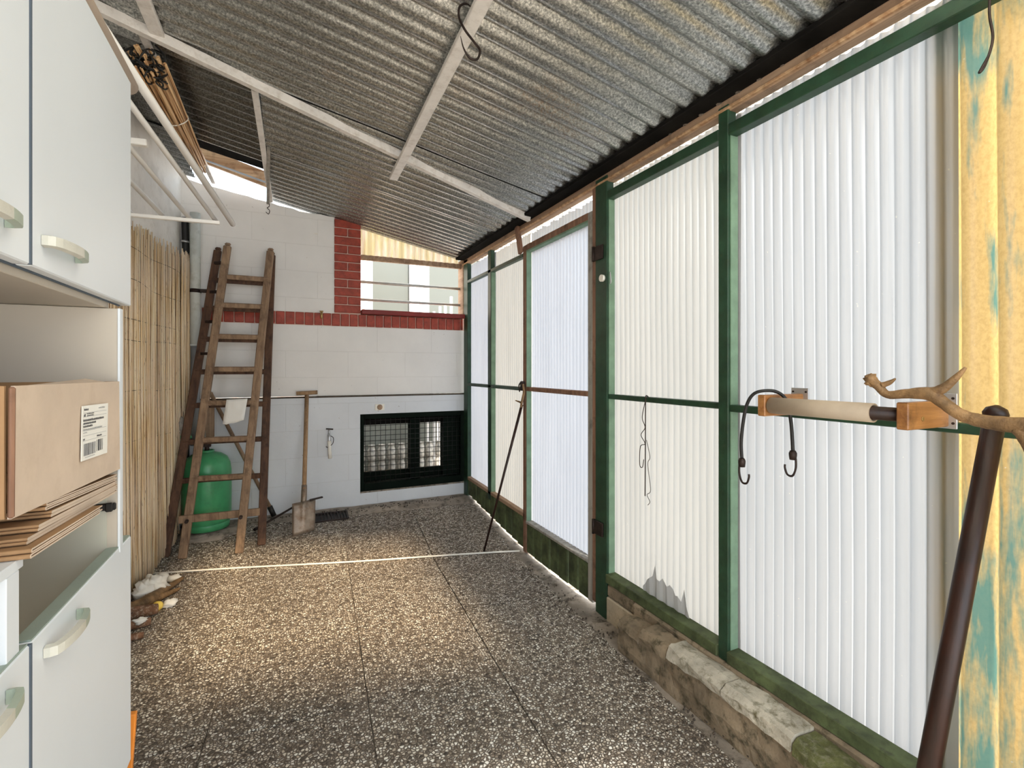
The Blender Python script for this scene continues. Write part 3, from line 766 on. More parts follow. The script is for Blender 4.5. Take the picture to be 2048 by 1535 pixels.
# tall side panel and lower unit
lo = cabinet('base_cabinet', (-.55, .85, -.13), 'white laminate lower cabinet with open top and two handled doors')
b = MB(); b.box(XBK, XC - .003, YF - .016, YF, -.13, 1.371, .001); b.build('side_panel', 'cab_in', lo)
b = MB(); b.box(XC - .003, XC + .001, YF - .017, YF + .001, .885, 1.371); part(b.build('edge_strip', 'cab', lo), 'white front edge of the side panel')
b = MB(); b.box(XBK - .012, XBK, -.10, YF, -.13, 1.371); b.build('back_panel', 'cab_in', lo)
b = MB(); b.box(XBK, XC - .022, -.10, -.084, -.13, .90, .001); b.build('side_panel', 'cab_in', lo)
b = MB(); b.box(XBK, XC - .03, -.084, YF - .016, .40, .416, .001); b.build('bottom_panel', 'cab_in', lo)
b = MB(); b.box(XBK, XC - .06, -.084, YF - .016, -.13, .40, .001); part(b.build('plinth', 'cab_in2', lo), 'grey green base')
b = MB(); b.box(XBK + .004, XC - .02, YF - .0185, YF - .0162, .416, 1.005); part(b.build('inner_lining', 'cab_in2', lo), 'grey green inner side')
b = MB(); b.box(XC - .09, XC - .004, YF - .026, YF - .019, .972, .986, .002); b.box(XC - .05, XC - .035, YF - .030, YF - .024, .97, .988, .002); b.box(XC - .02, XC - .008, YF - .030, YF - .024, .97, .988, .002)
b.build('drawer_runner', 'black', lo)
for (y0, y1, hy) in ((.839, YD, .932), (.385, .833, .718), (-.10, .379, .1)):
    b = MB(); b.box(XC - .018, XC, y0, y1, .415, .894, .002); dd = b.build('door', 'cab', lo); pull(hy, .862, dd)
    b = MB(); b.box(XC - .021, XC - .0015, y0 + .002, y1 - .002, .894, .8965); b.build('top_edge', 'cab_edge', None).parent = dd
b = MB(); b.box(XC - .022, XC - .003, .783, .814, .42, .999, .001); part(b.build('divider_stile', 'cab', lo), 'white upright between the compartments')
b = MB(); b.box(XBK, XC - .002, .28, .822, .9995, 1.0125, .001); part(b.build('shelf', 'cab', lo), 'white shelf carrying the flat cardboard')
b = MB(); b.box(XC - .30, XC - .024, .775, .782, .42, .99, .001); part(b.build('drawer_side', 'card_dark', lo), 'brown wooden inner side')
b = MB(); b.box(XC - .034, XC - .026, .812, .820, .945, .965, .001); b.build('catch', 'steel', lo)
b = MB(); b.box(XC - .04, XC - .028, .785, .796, .935, .955, .001); part(b.build('catch', 'steel', lo), 'small metal catch')

b = MB(); b.box(XC - .016, XC + .0006, .8332, .8388, .416, .893); part(b.build('gap_strip', 'cab_seam', lo), 'blue grey strip filling the gap between the doors')  # same dark filler in the lower door gap
# ---- cardboard box
bx = thing(empty('cardboard_box', (-.45, 1.0, 1.07)), 'plain brown cardboard box with white shipping label in the cabinet niche', 'box')
xB = -.298
def quadprism(p, th_dir, mat, name, parent):
    b = MB(); q = [Vector(v) for v in p]; t = Vector(th_dir); vs = q + [v + t for v in q]
    b.add(vs, [(0, 1, 2, 3), (7, 6, 5, 4), (0, 4, 5, 1), (1, 5, 6, 2), (2, 6, 7, 3), (3, 7, 4, 0)]); return fix_normals(b.build(name, mat, parent))
quadprism([(xB, .782, 1.070), (xB, 1.203, 1.052), (xB, 1.198, 1.226), (xB + .004, .780, 1.230)], (-.004, 0, 0), 'card', 'front_wall', bx)
quadprism([(xB - .004, .775, 1.072), (-.70, .770, 1.085), (-.70, .770, 1.230), (xB - .004, .775, 1.230)], (0, .004, 0), 'card_dark', 'end_wall', bx)
quadprism([(xB - .004, 1.199, 1.056), (-.70, 1.199, 1.056), (-.70, 1.199, 1.226), (xB - .004, 1.199, 1.226)], (0, -.004, 0), 'card_dark', 'end_wall', bx)
quadprism([(-.70, .778, 1.072), (-.70, 1.195, 1.060), (-.70, 1.195, 1.226), (-.70, .778, 1.230)], (.004, 0, 0), 'card', 'back_wall', bx)
quadprism([(xB - .004, .778, 1.074), (-.696, .778, 1.074), (-.696, 1.195, 1.056), (xB - .004, 1.195, 1.056)], (0, 0, .004), 'card_dark', 'bottom', bx)
quadprism([(xB - .006, .95, 1.224), (xB - .006, 1.195, 1.222), (xB - .05, 1.19, 1.232), (xB - .05, .95, 1.226)], (0, 0, -.003), 'card', 'flap', bx)
b = MB(); b.bar((xB + .001, .778, 1.072), (xB + .002, .778, 1.229), .006, .006, (1, 0, 0), .002); part(b.build('folded_edge', 'wood_door', bx), 'bent brown corner edge')
# shipping label with print
lb = quadprism([(xB + .0025, .990, 1.103), (xB + .0025, 1.114, 1.098), (xB + .0025, 1.119, 1.188), (xB + .0025, .994, 1.191)], (.0008, 0, 0), 'paper', 'shipping_label', bx)
def onlabel(u, v):                               # u 0..1 across, v 0..1 downwards
    t = Vector((0, .994 + .125 * u, 1.191 - .003 * u)); bt = Vector((0, .990 + .124 * u, 1.103 - .005 * u))
    p = t.lerp(bt, v); return (xB + .0037, p.y, p.z)
ink = MB(); lig = MB()
def rect(mb, u0, u1, v0, v1): mb.add([onlabel(u0, v0), onlabel(u1, v0), onlabel(u1, v1), onlabel(u0, v1)], [(0, 1, 2, 3)])
for v in (.13, .20, .46, .55, .64): rect(lig, .04, .93, v, v + .006)
def words(u0, u1, v, h, mb=ink):
    u = u0
    while u < u1:
        wd = random.uniform(.012, .03); rect(mb, u, min(u + wd * .62, u1), v + random.uniform(0, h * .3), v + h); u += wd
words(.06, .22, .05, .04); words(.60, .85, .05, .03, lig); words(.06, .12, .15, .05); words(.16, .42, .14, .022); words(.16, .42, .175, .022)
words(.04, .82, .245, .045); words(.04, .50, .305, .04); words(.04, .38, .36, .04); words(.04, .76, .425, .028, lig); words(.04, .18, .485, .02, lig)
words(.55, .75, .585, .035); words(.04, .10, .60, .03); words(.12, .48, .94, .018, lig)
u = .07
while u < .50:
    rect(ink if random.random() < .35 else lig, u, u + .008, .70, .92); u += .0125
for (a, c) in ((.55, .565), (.60, .66), (.68, .70), (.715, .735), (.77, .785)): rect(ink, a, c, .68, .90)
for mb, mt, nm in ((ink, 'ink', 'print'), (lig, 'ink_l', 'print')):
    o = mb.build(nm, mt); o.parent = lb; o['kind'] = 'stuff'

# ---- flattened cartons under the box
specs = [(-.300, .880, 1.190, 1.0625, .0115), (-.297, .890, 1.188, 1.0510, .0085), (-.298, .852, 1.186, 1.0420, .0085), (-.300, .826, 1.185, 1.0330, .0085), (-.288, .806, 1.06, 1.0215, .0125)]
names = ['flattened carton on top of the folded stack under the box', 'flattened carton second from the top of the folded stack', 'flattened carton in the middle of the folded stack', 'flattened carton second from the bottom of the folded stack', 'lowest flattened carton, jutting out furthest from the stack']
for i, (xf, y0, y1, z, th) in enumerate(specs):
    b = MB(); tilt = -.05
    # folded sheet: rounded bend at the near edge, layers open toward the far side
    for layer in range(2):
        n = 12; zz = z + (layer - .5) * th * .5; vs = []; fs = []
        pts = []
        r = th * .23
        for k in range(n + 1):
            a = math.pi * k / n; pts.append((y0 - r * math.sin(a) + .003 * layer, zz + r * math.cos(a)))
        pts = [(y1, zz + r)] + pts + [(y1 - .01, zz - r)]
        K = len(pts)
        for x in (xf, xf - .45):
            for (y, zq) in pts:
                yy = y + (.02 * (xf - x)); vs.append((x + .006 * noise.noise(Vector((y * 8, i, 0))), yy, zq - (y - .8) * .055 + .006 * math.sin(y * 9 + i) * .4))
        inner = [(y + (.0022 if 0 < q < K - 1 else 0), zq + (-.0022 if q <= K // 2 else .0022)) for q, (y, zq) in enumerate(pts)]
        for x in (xf, xf - .45):
            for (y, zq) in inner:
                yy = y + (.02 * (xf - x)); vs.append((x + .006 * noise.noise(Vector((y * 8, i, 0))), yy, zq - (y - .8) * .055 + .006 * math.sin(y * 9 + i) * .4))
        for q in range(K - 1):
            fs += [(q, q + 1, K + q + 1, K + q), (2 * K + q, 3 * K + q, 3 * K + q + 1, 2 * K + q + 1), (q, 2 * K + q, 2 * K + q + 1, q + 1), (K + q, K + q + 1, 3 * K + q + 1, 3 * K + q)]
        b.add(vs, fs)
    o = b.build('flattened_carton', 'card'); o.data.materials.append(M['card_dark'])
    for pg in o.data.polygons: pg.material_index = 0 if abs(pg.normal.x) > .6 else 1
    thing(o, names[i], 'cardboard', 'flattened cartons stacked under the box')

# ---- tube on top of the cabinet and the laundry rack
b = MB(); b.tube([(-.318, .05, 1.882), (-.318, 1.345, 1.882)], .0185, 20)
thing(b.build('cardboard_tube', 'card'), 'long brown tube lying along the top of the white cabinet', 'tube')
rk = thing(empty('laundry_rack', (-.4, 2.1, 1.95)), 'white tubular clothes drying rack hanging above the reed mat', 'drying rack')
dv = Vector((.167, 1.025, -.142))
E0 = Vector((-.205, 2.40, 1.874))
b = MB(); b.tube([E0, E0 - dv * 1.30], .0115, 10); b.build('rail_tube', 'rack', rk)
ends = [(-.263, 2.33, 1.866), (-.351, 2.33, 1.860), (-.441, 2.33, 1.859), (-.548, 2.33, 1.861), (-.64, 2.33, 1.861)]
for e in ends:
    e = Vector(e); b = MB(); b.tube([e + dv * .03, e - dv * 1.15], .0085, 8); b.build('rail_tube', 'rack', rk)
b = MB(); b.bar((-.245, 2.315, 1.851), (-.80, 2.315, 1.838), .018, .014, (0, 0, 1), .002); b.build('cross_bar', 'rack', rk)
b = MB(); b.bar((-.385, 1.83, 1.945), (-.90, 1.83, 1.92), .022, .020, (0, 0, 1), .002); b.build('cross_bar', 'rack', rk)
b = MB(); b.tube([(-.80, 2.315, 1.845), (-1.06, 2.315, 1.95)], .008, 8); b.build('wall_arm', 'rack', rk)
b = MB(); b.tube([(-.90, 1.83, 1.925), (-1.11, 1.83, 2.03)], .008, 8); b.build('wall_arm', 'rack', rk)

# ---- orange board leaning behind the cabinet
b = MB(); b.bar((-.42, 1.42, -.132), (-.362, 1.32, .50), .13, .014, (0, 1, 0), .002)
thing(b.build('orange_board', 'orange'), 'narrow orange board standing beside the lower white cabinet', 'board')

# ---- reed mats
rm = thing(empty('reed_mat', (-.85, 3.8, -.13)), 'tall straw-coloured reed mat hanging on the left wall', 'reed mat')
b = MB(); wires = {1.99: [], 1.78: [], 1.56: [], 1.44: [], 1.12: [], .80: [], .55: [], .20: []}
y = 2.75; k = 0
while y < 4.50:
    k += 1
    x = wallx(y) + .030 + .014 * math.sin(y * 9)
    zb = fz(x, y) + .012 + (.03 * random.random() ** 3); zt = 2.13 + .02 * math.sin(y * 5) + random.uniform(-.05, .035) - (.10 if random.random() < .06 else 0)
    r = random.uniform(.0028, .0058)
    l1 = random.uniform(-.007, .007); l2 = random.uniform(-.010, .010); xo = random.uniform(0, .012)
    if y > 4.35: zb += random.random() * .15
    pts = [(x + xo + .012 * (1 - s) ** 2, y + l1 * math.sin(3 * s) + l2 * s, zb + (zt - zb) * s) for s in (0, .25, .5, .75, 1)]
    b.tube(pts, [r * 1.05, r, r, r * .95, r * .7], 5)
    y += random.uniform(.0062, .0115)
o = b.build('canes', 'reed', rm); o['kind'] = 'stuff'
b = MB()
for zw in wires:
    pts = []
    y = 2.75
    while y < 4.5: pts.append((wallx(y) + .030 + .014 * math.sin(y * 9) + .011, y, zw + .03 * noise.noise(Vector((y * 1.5, zw * 5, 0))) - .01 * (y - 3.6))); y += .03
    b.tube(pts, .0014, 4)
b.build('binding_wire', 'iron', rm)['kind'] = 'stuff'
rm2 = thing(empty('reed_mat', (-.75, 4.56, .9)), 'short shaded reed mat strip in the corner beside the downpipe', 'reed mat')
b = MB(); y = 4.42
while y < 4.64:
    x = wallx(y) + .075 + .3 * (y - 4.42) * .1; zb = .86 + random.uniform(0, .10); zt = 2.14 + random.uniform(-.05, .04)
    b.tube([(x, y, zb), (x + random.uniform(-.006, .006), y + random.uniform(-.004, .004), (zb + zt) / 2), (x, y, zt)], random.uniform(.003, .005), 5); y += .007
o = b.build('canes', 'reed', rm2); o['kind'] = 'stuff'
# rolled bundle under the roof
rb = thing(empty('reed_bundle', (-.6, 3.5, 2.70)), 'bundle of long reeds tied up under the roof on the left', 'reeds')
b = MB()
for i in range(46):
    a = random.uniform(0, 6.28); rr = .062 * math.sqrt(random.random()); ox = rr * math.cos(a) * 1.25; oz = rr * math.sin(a)
    y0 = 2.84 + random.uniform(-.06, .10); y1 = 4.08 + random.uniform(-.10, .06)
    pt = []
    for s in (0, .33, .66, 1):
        t = 1 - .45 * s; x = -.600 + .045 * s + ox * t; pt.append((x, y0 + (y1 - y0) * s, 2.712 - .012 * s + oz * t + random.uniform(-.003, .003)))
    b.tube(pt, random.uniform(.005, .009), 6)
o = b.build('reeds', M['reed'], rb); o['kind'] = 'stuff'
m, nt, out = newmat('reed_along'); v = coords(nt, (110, .8, 110)); n1 = noise_n(nt, v, 1, 3)
bsdf(nt, out, ramp(nt, n1, [(.34, (.13, .05, .02)), (.45, (.46, .24, .10)), (.58, (.74, .50, .27)), (.7, (.52, .30, .14))]), .6, 0, n1, .2, .003)
o.data.materials[0] = m
b = MB()
for (yy, rr) in ((3.35, .056), (4.04, .036)):
    b = MB(); xx = -.60 + .045 * (yy - 2.84) / 1.24
    b.tube([(xx + rr * 1.25 * math.cos(t), yy + .02 * math.sin(t * 2), 2.705 + rr * math.sin(t)) for t in [i * .35 for i in range(18)]], .003, 6, closed=True)
    b.build('tie_string', 'whitep', rb)
rt = thing(empty('dark_rag', (-.60, 2.80, 2.72)), 'dark frayed cord tangle at the near end of the reed bundle', 'rag')
b = MB()
for i in range(30):
    c = Vector((-.60 + random.uniform(-.10, .06), 2.84 + random.uniform(-.05, .07), 2.71 + random.uniform(-.05, .04)))
    b.tube(catmull([c + Vector((random.uniform(-.045, .045), random.uniform(-.04, .04), random.uniform(-.045, .045))) for _ in range(5)], 4), .004, 5)
b.build('cord_tangle', 'black', rt)['kind'] = 'stuff'

# ---- downpipe and black hose in the corner
dp = thing(empty('downpipe', (-.655, 4.60, 0)), 'pale grey downpipe running down the back wall corner', 'pipe')
b = MB(); b.tube([(-.655, 4.595, 1.445), (-.655, 4.595, 2.50)], .037, 20); b.build('upper_pipe', 'pvc', dp)
b = MB(); b.tube([(-.655, 4.595, .64), (-.655, 4.595, 1.45)], .034, 20); part(b.build('lower_pipe', 'pvc_dark', dp), 'darker zinc lower pipe')
b = MB(); b.tube([(-.655, 4.595, 1.435), (-.655, 4.595, 1.452)], .041, 20); b.build('pipe_collar', 'pvc', dp)
b = MB(); b.tube([(-.655, 4.595, 1.862), (-.655, 4.595, 1.892)], .042, 20); b.bar((-.62, 4.565, 1.877), (-.555, 4.56, 1.877), .018, .028, (0, 0, 1), .004); b.build('pipe_clamp', 'iron', dp)
bp = thing(empty('black_hose', (-.73, 4.62, 0)), 'black flexible hose running down the corner behind the downpipe', 'hose')
b = MB(); b.tube(catmull([(-.728, 4.625, .30), (-.722, 4.62, .9), (-.730, 4.62, 1.5), (-.722, 4.62, 2.0), (-.728, 4.62, 2.46)], 6), .026, 12); b.build('hose', 'black', bp)
b = MB(); b.tube([(-.728, 4.62, 2.26), (-.728, 4.62, 2.275)], .031, 12); b.build('hose_clip', 'steel', bp)
b = MB(); b.tube([(-.724, 4.62, 2.05), (-.724, 4.62, 2.06)], .030, 12); b.build('hose_clip', 'steel', bp)
# wrapped tap pipes by the mat
pj = thing(empty('wrapped_pipe', (-.72, 4.5, .7)), 'grey rag-wrapped pipe with white connector behind the ladder', 'pipe')
b = MB(); b.blob((-.725, 4.46, .80), .075, 5, .5, 18, 12, 3, (.55, .8, 1)); b.build('wrapping', 'burlap', pj)
b = MB(); b.tube(catmull([(-.74, 4.45, .735), (-.70, 4.44, .715), (-.66, 4.43, .735)]), .014, 8); part(b.build('green_hose', 'gas', pj), 'short green hose')
b = MB(); b.tube([(-.735, 4.44, .62), (-.735, 4.44, .70)], .020, 12); b.tube([(-.75, 4.44, .655), (-.69, 4.43, .655)], .018, 12); part(b.build('connector', 'whitep', pj), 'white pipe connector')
b = MB(); b.tube([(-.735, 4.44, .62), (-.750, 4.50, .005)], .010, 8); b.build('pipe', 'pvc', pj)
b = MB(); b.box(-.585, -.525, 4.60, 4.62, .70, .985, .003)
thing(b.build('wooden_offcut', 'ladder'), 'small brown board upright against the wall above the gas bottle', 'board')

# ---- gas bottle
gb = thing(empty('gas_bottle', (-.559, 4.465, .01)), 'green metal gas bottle standing behind the wooden ladder', 'gas bottle')
c = (-.559, 4.465, .012)
b = MB(); b.lathe([(0, .03), (.13, .035), (.160, .05), (.168, .08), (.170, .30), (.168, .44), (.160, .50), (.140, .545), (.10, .575), (.05, .590), (.0, .592)], c, 40); b.build('body', 'gas', gb)
b = MB(); b.lathe([(.150, .0), (.155, 0), (.160, .06), (.156, .06)], c, 40); b.build('foot_ring', 'gas', gb)
b = MB(); b.lathe([(.05, .585), (.052, .605), (.045, .606), (.044, .59)], c, 24); b.build('collar', 'gas', gb)
b = MB(); b.tube([(c[0], c[1], .59), (c[0], c[1], .68)], [.020, .012], 12); b.bar((c[0] - .045, c[1] - .01, .655), (c[0] + .03, c[1] - .01, .655), .022, .026, (0, 0, 1), .004); b.tube([(c[0] - .02, c[1] - .01, .66), (c[0] - .02, c[1] - .01, .70)], .016, 10); part(b.build('valve', 'iron', gb), 'dark valve and regulator')

# ---- wooden ladders (two hinged sections)
def ladder(name, tl, tr, bl, br, zs, mat, label, sw=.030, st=.056):
    tl, tr, bl, br = map(Vector, (tl, tr, bl, br))
    L = thing(empty(name, (bl + br) / 2), label, 'ladder', None)
    nrm = (tl - bl).cross(br - bl).normalized()
    for p, q in ((bl, tl), (br, tr)):
        b = MB(); b.bar(p, q, st, sw, nrm, .006); b.build('stile', mat, L)
        b = MB(); d = (q - p).normalized(); b.bar(q, q + d * .028, st * .8, sw * .72, nrm, .010); b.build('stile_tip', mat, L)
    for z in zs:
        def at(p, q): t = (z - p.z) / (q.z - p.z); return p.lerp(q, t)
        b = MB(); b.bar(at(bl, tl), at(br, tr), .026, .038, (0, -.3, 1), .005, ext=.012); b.build('rung', mat, L)
    return L, nrm
ZS = [1.985, 1.755, 1.505, 1.250, .995, .725, .45]
A, nA = ladder('wooden_ladder', (-.422, 4.50, 2.24), (-.113, 4.50, 2.23), (-.662, 4.10, fz(-.662, 4.10)), (-.306, 4.035, fz(-.306, 4.035)), ZS, 'ladder', 'narrow front section of the worn wooden ladder carrying the paper')
B, nB = ladder('wooden_ladder', (-.498, 4.585, 2.215), (-.105, 4.60, 2.22), (-.775, 4.16, fz(-.775, 4.16)), (-.163, 4.10, fz(-.163, 4.10)), [z - .02 for z in ZS], 'ladder_old', 'wider dark rear section of the worn wooden ladder leaning on the wall')
b = MB(); b.bar((-.69, 4.135, .178), (-.175, 4.115, .178), .022, .055, (0, -.1, 1), .004); b.build('spreader_bar', 'ladder', A)
for z in (2.10, 1.86, 1.62, 1.37):
    t = (z + .09) / 2.33
    x = -.662 + .24 * t; y = 4.10 + .40 * t
    b = MB(); b.bar((x - .02, y + .01, z), (x - .075, y + .05, z), .03, .022, (0, 0, 1), .003); b.build('iron_hinge', 'iron', A)
b = MB(); b.box(-.138, -.098, 4.462, 4.53, 2.09, 2.11, .003); b.build('iron_hinge', 'iron', A)
for (x, y, z) in ((-.636, 4.080, .17), (-.296, 4.030, .17)):
    b = MB(); b.tube([(x, y, z), (x, y + .03, z)], .012, 10); b.build('bolt', 'iron', A)
# paper hung over a rung
b = MB(); vs = []; fs = []
tl = Vector((-.402, 4.235, 1.022)); tr = Vector((-.262, 4.222, 1.026))
rows, cols = 8, 6
for j in range(rows + 1):
    for i in range(cols + 1):
        s = i / cols; t = j / rows
        p = tl.lerp(tr, s) + Vector((-.025 * t, -.018 + .01 * noise.noise(Vector((s * 3, t * 3, 0))), -.17 * t - (.012 * math.sin(s * 4) * t)))
        if t > .8 and s < .3: p.z -= .012
        vs.append(p)
for j in range(rows):
    for i in range(cols): k = j * (cols + 1) + i; fs.append((k, k + 1, k + cols + 2, k + cols + 1))
T = len(vs); back = []
for j in range(3):
    for i in range(cols + 1): s = i / cols; back.append(tl.lerp(tr, s) + Vector((0, .03 - .028 * (2 - j) / 2 + .002, .008 - .05 * max(0, j - 1))))
b.add(vs, fs, True)
o = b.build('hanging_paper', 'paper'); sm = o.modifiers.new('s', 'SOLIDIFY'); sm.thickness = .0012
thing(o, 'white sheet of paper hooked over a rung of the ladder', 'paper')

# ---- broom handle and dark rod
bh = thing(empty('broom_stick', (-.09, 4.57, 0)), 'wooden broomstick leaning diagonally behind the ladder', 'stick')
b = MB(); b.tube([(-.555, 4.615, 1.06), (-.115, 4.585, .075)], .015, 10); b.build('stick', 'ladder', bh)
b = MB(); b.tube([(-.122, 4.585, .09), (-.088, 4.580, .008)], .021, 10); part(b.build('tip', 'black', bh), 'black rubber tip')
b = MB(); b.tube([(-.19, 4.33, .0), (.06, 4.50, .085)], .009, 8); b.tube([(-.22, 4.29, -.005), (-.19, 4.33, .0)], .012, 8)
thing(b.build('iron_rod', 'iron'), 'thin dark iron rod on the floor left of the spade', 'rod')

# ---- spade
sp = thing(empty('spade', (.13, 4.15, -.05)), 'long-handled garden spade with T grip leaning on the back wall', 'spade')
pt = Vector((.170, 4.62, 1.02)); pb = Vector((.137, 4.27, .28))
b = MB(); b.tube([pt, pb], .017, 12); b.build('shaft', 'handle_wood', sp)
b = MB(); b.tube([(.085, 4.615, 1.040), (.256, 4.615, 1.046)], .017, 12); b.build('grip', 'handle_wood', sp)
b = MB(); b.tube([Vector((.1385, 4.285, .31)), Vector((.130, 4.225, .10))], [.021, .024], 12); b.build('socket', 'spade', sp)
foot = Vector((.130, 4.165, fz(.13, 4.17) + .004)); top = Vector((.134, 4.222, .195))
b = MB(); n = 10; m = 8; vs = []; fs = []
for j in range(m + 1):
    for i in range(n + 1):
        s = i / n - .5; t = j / m; c0 = top.lerp(foot, t); wd = .172 * (1 - .03 * t)
        bow = -.012 * (1 - (2 * s) ** 2) - .018 * math.exp(-(s / .09) ** 2) * (1 - t) ** .7
        vs.append(c0 + Vector((s * wd, bow * 1.0 + .012 + s * .03, s * .02)))
for j in range(m):
    for i in range(n): k = j * (n + 1) + i; fs.append((k, k + 1, k + n + 2, k + n + 1))
b.add(vs, fs, True); o = b.build('blade', 'spade', sp); sm = o.modifiers.new('s', 'SOLIDIFY'); sm.thickness = .003
b = MB(); b.bar((.175, 4.215, .200), (.275, 4.225, .212), .030, .010, (0, 0, 1), .003); part(b.build('foot_tread', 'iron', sp), 'dark foot tread on the right shoulder')

# ---- floor drain
fd = thing(empty('floor_drain', (.36, 4.42, -.01)), 'small dark cast iron drain grate in the floor right of the spade', 'drain')
def fzt(x, y): return fz(x, y) + .006
x0, x1, y0, y1 = .225, .485, 4.335, 4.49
b = MB()
for (p, q) in (((x0, y0), (x1, y0)), ((x1, y0), (x1, y1)), ((x1, y1), (x0, y1)), ((x0, y1), (x0, y0))):
    b.bar((*p, fzt(*p)), (*q, fzt(*q)), .016, .012, (0, 0, 1), .002)
b.build('grate_frame', 'iron', fd)
for i in range(9):
    x = x0 + (x1 - x0) * (i + 1) / 10; b = MB(); b.bar((x, y0, fzt(x, y0) + .001), (x, y1, fzt(x, y1) + .001), .008, .008, (0, 0, 1), .001); b.build('bar', 'iron', fd)
b = MB(); b.add([(x0, y0, fz(x0, y0) + .001), (x1, y0, fz(x1, y0) + .001), (x1, y1, fz(x1, y1) + .001), (x0, y1, fz(x0, y1) + .001), (x0, y0, fz(x0, y0) - .02), (x1, y0, fz(x1, y0) - .02), (x1, y1, fz(x1, y1) - .02), (x0, y1, fz(x0, y1) - .02)], [(0, 1, 2, 3), (0, 4, 5, 1), (1, 5, 6, 2), (2, 6, 7, 3), (3, 7, 4, 0)]); b.build('drain_pit', 'black', fd)

# ---- tap
tp = thing(empty('wall_tap', (.354, 4.64, .6)), 'old outdoor tap on the back wall between spade and mesh window', 'tap')
b = MB(); b.tube([(.352, 4.648, .655), (.352, 4.59, .655)], .013, 10); b.tube(catmull([(.352, 4.60, .66), (.352, 4.585, .655), (.352, 4.580, .63), (.352, 4.580, .60)]), .013, 10); b.tube([(.352, 4.595, .66), (.352, 4.590, .715)], .008, 8); b.build('body', 'steel', tp)
b = MB(); b.tube([(.325, 4.590, .722), (.385, 4.590, .716)], .006, 8); b.build('tap_handle', 'iron', tp)
b = MB(); b.tube([(.352, 4.580, .615), (.354, 4.582, .53), (.360, 4.59, .46)], .016, 12); part(b.build('spout_hose', 'whitep', tp), 'short white hose on the spout')
b = MB(); b.tube(catmull([(.36, 4.585, .66), (.385, 4.57, .64), (.378, 4.57, .59), (.335, 4.575, .56), (.325, 4.58, .57)]), .003, 6); b.build('wire', 'iron', tp)
# small brass tap on the brick band
b = MB(); b.tube([(.29, 4.655, 1.745), (.29, 4.62, 1.745)], .008, 8); b.tube([(.29, 4.625, 1.76), (.29, 4.62, 1.70)], .010, 8); b.tube([(.275, 4.625, 1.765), (.305, 4.625, 1.765)], .005, 8)
thing(b.build('brass_tap', 'brass'), 'small brass tap stub on the red brick band', 'tap')

# ---- white cord across the floor
pts = []
for i in range(61):
    t = i / 60; x = -.825 + 2.425 * t; y = 3.975 - .69 * t + .006 * math.sin(t * 9); pts.append((x, y, fz(x, y) + .008))
thing(MB().tube(pts, .0065, 6).build('white_rope', 'whitep'), 'thin white rope stretched across the floor slabs', 'rope')
# ---- thin stick leaning on the door
st = thing(empty('walking_stick', (1.36, 3.4, -.12)), 'thin dark stick leaning against the door frame', 'stick')
b = MB(); b.tube([(1.352, 3.393, fz(1.35, 3.39) + .005), (1.605, 3.262, .985)], [.008, .011], 8); b.build('shaft', 'pole', st)
b = MB(); b.tube(catmull([(1.600, 3.265, .965), (1.59, 3.235, 1.00), (1.605, 3.228, 1.08), (1.600, 3.235, 1.14)]), [.009] * 25, 8); b.tube([(1.60, 3.255, 1.0), (1.57, 3.30, 1.015)], [.009, .004], 6); part(b.build('crook', 'branch', st), 'crooked twig top')

# ---- hooks
b = MB(); pts = catmull([(.640, 1.66, 2.535), (.600, 1.645, 2.560), (.565, 1.645, 2.545), (.558, 1.640, 2.500), (.575, 1.625, 2.450), (.605, 1.61, 2.405), (.622, 1.60, 2.375), (.612, 1.60, 2.342), (.585, 1.60, 2.338), (.562, 1.60, 2.365), (.550, 1.60, 2.405)], 8)
N = len(pts); rr = [.0042] * N
for i in range(14): rr[N - 1 - i] = .0008 + .0034 * i / 14
thing(b.tube(pts, rr, 8).build('meat_hook', 'iron'), 'large dark iron S-hook hung over the white roof bar', 'hook')
b = MB(); b.tube(catmull([(-.125, 4.585, 2.66), (-.125, 4.58, 2.625), (-.140, 4.58, 2.61), (-.122, 4.58, 2.59), (-.13, 4.58, 2.56), (-.150, 4.58, 2.575)]), .0032, 6)
thing(b.build('small_hook', 'iron'), 'small wire hook dangling from the loose lath near the back wall', 'hook')
b = MB(); b.tube(catmull([(1.585, .60, 2.215), (1.52, .565, 2.17), (1.51, .562, 2.09), (1.515, .558, 2.03), (1.50, .566, 1.97), (1.495, .575, 1.955), (1.498, .560, 1.985)]), .0028, 6)
b.tube([(1.625, .60, 2.215), (1.585, .60, 2.215)], .003, 6)
thing(b.build('wire_hook', 'iron'), 'long thin wire hook hanging in front of the yellow sheet', 'hook')
b = MB(); b.tube([(1.622, 2.258, 1.762), (1.606, 2.258, 1.762)], .020, 16)
thing(b.build('round_button', 'whitep'), 'round white button on the green post beside the door', 'button')
b = MB(); b.tube(catmull([(1.640, 2.218, 1.79), (1.635, 2.212, 1.785), (1.635, 2.205, 1.74), (1.636, 2.214, 1.725)]), .003, 6)
thing(b.build('coat_hook', 'steel'), 'tiny metal hook on the side of the green post', 'hook')
